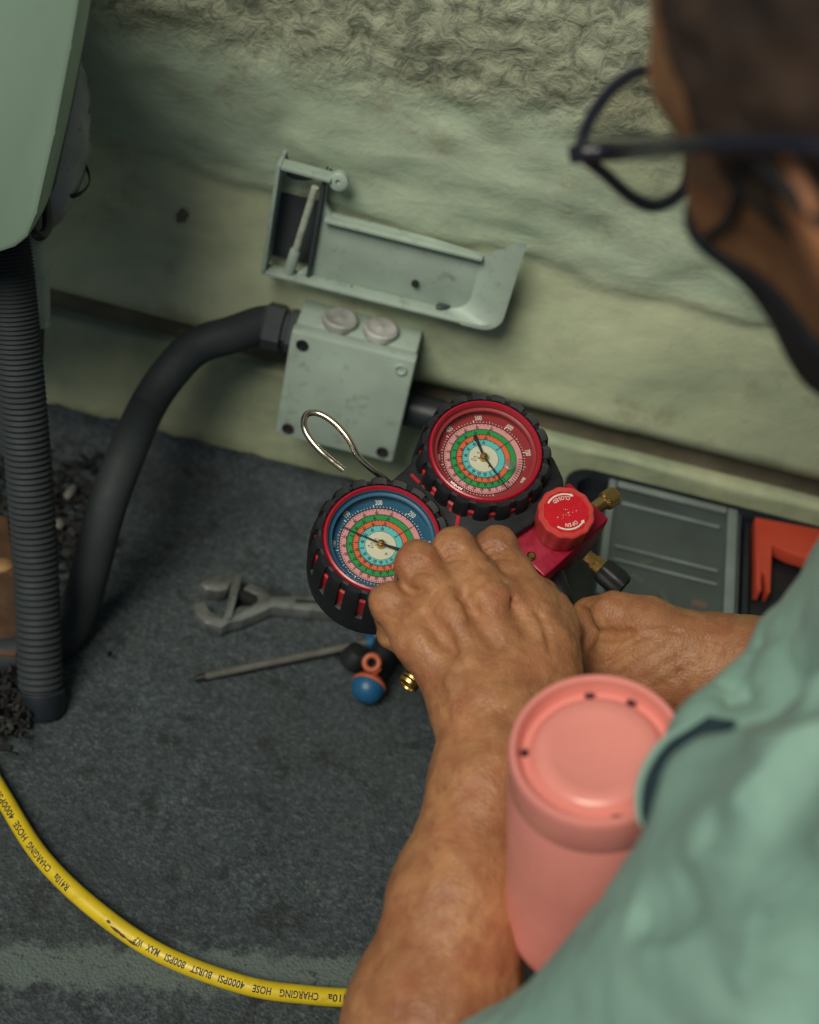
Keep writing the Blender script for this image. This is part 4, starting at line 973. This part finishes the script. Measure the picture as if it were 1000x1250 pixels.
# hair
hx = axis(.0, .36, .1, .1, .003, .003); hy = axis(.44, .80, .1, .1, .003, .003); hz = axis(.54, .92, .1, .1, .003, .003)
Hf = Field(hx, hy, hz); Hf.ell(HC+UH*.012, AXH, (.1005, .0805, .1025), .01); Hf.ell(hp_(-.02, 0, -.03), AXH, (.075, .0755, .07), .02)
Hf.half(hp_(.044, 0, .05), vn(FW*.94-UH*.34)); Hf.half(hp_(0, 0, -.028), vn(-UH+FW*.62), .008)
field_mesh('hair', Hf, MT['hair'], person, PO, 1, lambda v: .0028*pn(v, (70, 70, 70), 2)+.001*pn(v, (300, 300, 300), 2))
Mf = Field(hx, hy, hz)
Mf.ell(hp_(.044, 0, -.055), AXH, (.058, .0605, .074), .02); Mf.ell(hp_(.070, 0, -.104), AXH, (.030, .035, .029), .02); Mf.cone(hp_(.098, 0, -.012), .012, hp_(.118, 0, -.040), .016, .02)
for s_ in (1, -1): Mf.cone(hp_(-.004, .054*s_, -.062), .0205, hp_(.064, .022*s_, -.110), .020, .02); Mf.ell(hp_(.064, .042*s_, -.036), AXH, (.027, .0265, .022), .015)
Mf.half(hp_(.080, 0, -.022), vn(-FW*.72+UH*.69), .002); Mf.half(hp_(0, 0, -.128), vn(-UH-FW*.2), .004)
mask = field_mesh('face_mask', Mf, MT['mask'], person, PO, 1, lambda v: .0012*pn(v, (50, 50, 50), 7))
for s_ in (1, -1):
    st = spline([V(hp_(.062, .066*s_, -.036)), V(hp_(.030, .074*s_, -.020)), V(hp_(.004, .080*s_, .004)), V(hp_(-.014, .086*s_, .010)), V(hp_(-.030, .082*s_, -.015))], 6)
    MB().tube([p-V(PO) for p in st], .0022, 8).build('mask_strap', MT['mask'], person)
# spectacles
gl = empty('spectacles', tuple(P(705, 185, .705))); tag(gl, 'dark framed spectacles slid down the nose, far from the brow of the man', 'spectacles')
GO = gl.location; hin = V(P(705, 185, .705)); gn = V(vn(FW*.95-UH*.10+LF*.30))
def onlens(px, py): d = ray(px, py); return CC+d*((hin-CC).dot(gn)/d.dot(gn))
lo = spline([onlens(*q) for q in ((708,188),(712,165),(727,134),(752,104),(786,86),(822,98),(838,140),(843,190),(838,225),(822,243),(797,251),(770,240),(738,212),(708,188))], 5)[:-1]
mid_ = sum(lo, V())/len(lo)
MB().tube([p-GO for p in lo+[lo[0]]], .0028, 10, cap=False).build('left_rim', MT['glasses'], gl)
MB().prism([p-GO for p in lo], gn*.0012).build('left_lens', MT['eye_lens'], gl, False)
ln_ = V(LF); pc = hin-ln_*.072
def mir(p): d = (p-pc).dot(ln_); return p-ln_*2*d
lr = [mir(p) for p in lo]
MB().tube([p-GO for p in lr+[lr[0]]], .0021, 10, cap=False).build('right_rim', MT['glasses'], gl)
MB().prism([p-GO for p in lr], gn*.0012).build('right_lens', MT['eye_lens'], gl, False)
inn = max(lo, key=lambda p: -(p-pc).dot(ln_)); MB().tube([inn-GO, (inn+mir(inn))/2-GO+V(UH)*.004, mir(inn)-GO], .002, 8).build('bridge', MT['glasses'], gl)
def TD(x, y):
    for d in np.arange(.45, .70, .002):
        p = P(x, y, float(d))
        for Q in (B, Hf):
            i = [int(np.clip(np.searchsorted(Q.a[k], p[k]), 0, len(Q.a[k])-1)) for k in range(3)]
            if all(Q.a[k][0] < p[k] < Q.a[k][-1] for k in range(3)) and Q.v[i[0], i[1], i[2]] < .004: return float(d)-.002
    return .66
tm = spline([V(P(706, 186, .705)), V(P(760, 184, .688)), V(P(840, 178, TD(840, 178))), V(P(920, 175, TD(920, 175))), V(P(1000, 181, TD(1000, 181))), V(P(1060, 200, TD(1060, 200)))], 8)
for nm, tt in (('left_temple_arm', tm), ('right_temple_arm', [mir(p) for p in tm])):
    b_ = MB(); b_.tube([p-GO for p in tt], 0, 10, rr=lambda t: .0044-.0011*min(1, t*1.5)); b_.build(nm, MT['glasses'], gl)
MB().box((-.004, -.004, -.004), (.004, .004, .004), Matrix.Translation(V(P(709, 187, .704))-GO) @ frame((0,0,0), gn).to_3x3().to_4x4(), .0015).build('hinge', MT['glasses'], gl)
# shirt
sx_ = axis(.02, .86, .1, .1, .0036, .0036); sy_ = axis(.24, .90, .1, .1, .0036, .0036); sz_ = axis(.04, .72, .1, .1, .0036, .0036)
Sf = Field(sx_, sy_, sz_)
elb2 = V(SL).lerp(V(ELB), .74)
Sf.cone(NB+np.array((.03,0,-.06)), .135, PEL, .150, .03); Sf.cone(SL+(SR-SL)*.10, .073, SR-(SR-SL)*.10, .073, .05)
Sf.cone(np.array(SL)+np.array((.0, 0, .0)), .070, elb2, .048, .04)
Sf.cone(P(1016, 812, .80), .036, P(925, 930, .745), .034, .03)
Sf.cone(P(884, 972, .675), .0245, P(960, 960, .66), .030, .02); 
Sf.cone(SR, .075, V(SR).lerp(V(RE), .72), .066, .04)
Sf.half(NB+np.array((-.03, .0, .03)), vn((-.45, .2, 1)), .02)
def folds(v):
    A_ = (np.array(ELB)-SL); A_ /= np.linalg.norm(A_); B_ = np.cross(A_, (0, 0, 1.)); B_ /= np.linalg.norm(B_); C_ = np.cross(A_, B_)
    A2 = A_*.75+B_*.5; A2 /= np.linalg.norm(A2); B2 = np.cross(A2, C_)
    q = np.stack([v@A2, v@B2, v@C_], 1)
    ax_ = .012*pn(v, (7, 7, 7), 4)+.013*(.35-np.abs(pn(q, (5, 15, 10), 9)))+.0035*(.3-np.abs(pn(q, (12, 34, 20), 2)))+.0012*pn(v, (60, 70, 60), 1)
    return ax_
def crease(F, pts, r, dep, k=.006):
    for i, (x, y) in enumerate(pts):
        d = surf(F0_, x, y)
        if d: rr_ = r*(.35+.65*sin(pi*(i+.5)/len(pts))); F.cone(P(x, y, d-.01), rr_, P(x, y, d+dep), rr_*.6, k, 'cut')
class F0_: a = Sf.a; v = Sf.v.copy()
crease(Sf, lerp_pts([(880, 872), (925, 853), (965, 846), (1010, 835)], 5), .0065, .010, .008)
crease(Sf, lerp_pts([(845, 1012), (890, 1022), (950, 1000)], 5), .0065, .006, .010)
crease(Sf, lerp_pts([(930, 780), (905, 830), (880, 850)], 5), .0035, .005, .008)
crease(Sf, lerp_pts([(1010, 900), (960, 945), (925, 985), (900, 1040)], 5), .008, .002, .014)
crease(Sf, lerp_pts([(760, 1120), (820, 1090), (900, 1080), (960, 1040)], 5), .0060, .004, .012)
crease(Sf, lerp_pts([(1010, 1100), (985, 1180), (960, 1260)], 5), .016, .004, .016)
shirt = field_mesh('shirt', Sf, MT['shirt'], person, PO, 2, folds)
# turned-up edge of the fabric; a navy sheet paints the shade in its gap
def sheet(pts, d, name, m, ext):
    MB().prism([V(P(x, y, q))-V(PO) for (x, y), q in zip(pts, d)], ext, .0006).build(name, m, person)
fp = lerp_pts([(862, 874), (838, 888), (812, 904), (792, 930), (781, 958), (779, 990), (784, 1008)], 4)
MB().tube([V(P(x, y, .700))-V(PO) for x, y in fp], 0, 10, rr=lambda t: .0008+.0011*sin(pi*t)).build('folded_edge', MT['shirt'], person)
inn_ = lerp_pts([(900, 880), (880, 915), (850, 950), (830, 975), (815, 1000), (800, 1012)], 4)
q_ = fp+inn_[::-1]; sheet(q_, [.704]*len(fp)+[.708]*len(inn_), 'fold_shade', plain('navy_fold_shade', (.012,.035,.05), .9, .2), ray(820, 930)*.003)
# trousers
Tf = Field(axis(.15, .86, .1, .1, .006, .006), axis(.15, .80, .1, .1, .006, .006), axis(.0, .34, .1, .1, .006, .006))
for K_, hs in ((KL, (.58, .36, .16)), (KR_, (.62, .50, .16))):
    Tf.cone(hs, .10, K_, .070, .03); Tf.cone(K_+np.array((0, 0, .01)), .066, np.array((.74, K_[1], .06)), .05, .02)
field_mesh('trousers', Tf, MT['trousers'], person, PO, 1, lambda v: .004*pn(v, (25, 25, 25), 4))

# ------------------------------------------------------------------ pink canister, upside down
ct_ = V(P(729, 911, .79)); rd = ray(728, 911).normalized(); dn = (-CU*1.0+CR*.02); dn = (dn-rd*dn.dot(rd)).normalized(); th = radians(32)
axd = (rd*cos(th)+dn*sin(th)).normalized()              # from the base into the body
cn = empty('pink_canister', mw=frame(ct_, -axd)); tag(cn, 'glossy pink plastic canister held upside down between the forearm and the shirt', 'canister')
r_ = .0414
MB().lathe([(0, -.0050), (.41*r_, -.0050), (.49*r_, -.0036), (.56*r_, -.0032), (.66*r_, -.0034), (.72*r_, -.0052), (.77*r_, -.0088), (.79*r_, -.0095), (.855*r_, -.0092), (.89*r_, -.0055), (.905*r_, -.001), (.93*r_, 0), (.965*r_, 0), (.99*r_, -.0014), (r_, -.004), (r_*1.028, -.0245), (r_*1.024, -.0250), (r_*1.030, -.0256), (r_*1.11, -.08), (r_*1.22, -.150), (r_*1.235, -.152), (r_*1.24, -.160), (r_*1.20, -.164), (0, -.164)], 128).build('canister_shell', MT['pink'], cn)
CI = cn.matrix_world.inverted()
for px, py in ((718, 832), (785, 838), (641, 920), (752, 995), (822, 935)):
    d = ray(px, py); o_ = ct_-axd*-.0093; q_ = CI @ (CC+d*((o_-CC).dot(axd)/d.dot(axd))); q_.z = 0; q_ = q_.normalized()*.82*r_
    MB().lathe([(.0036, -.0098), (.0034, -.0084), (.0029, -.0080), (.0024, -.0088)], 20, mt=Matrix.Translation(q_), cap=False).build('hole_boss', MT['pink'], cn)
    MB().lathe([(.0026, -.0089), (0.0001, -.0089)], 16, mt=Matrix.Translation(q_), cap=False).build('screw_hole', MT['pink_dark'], cn)
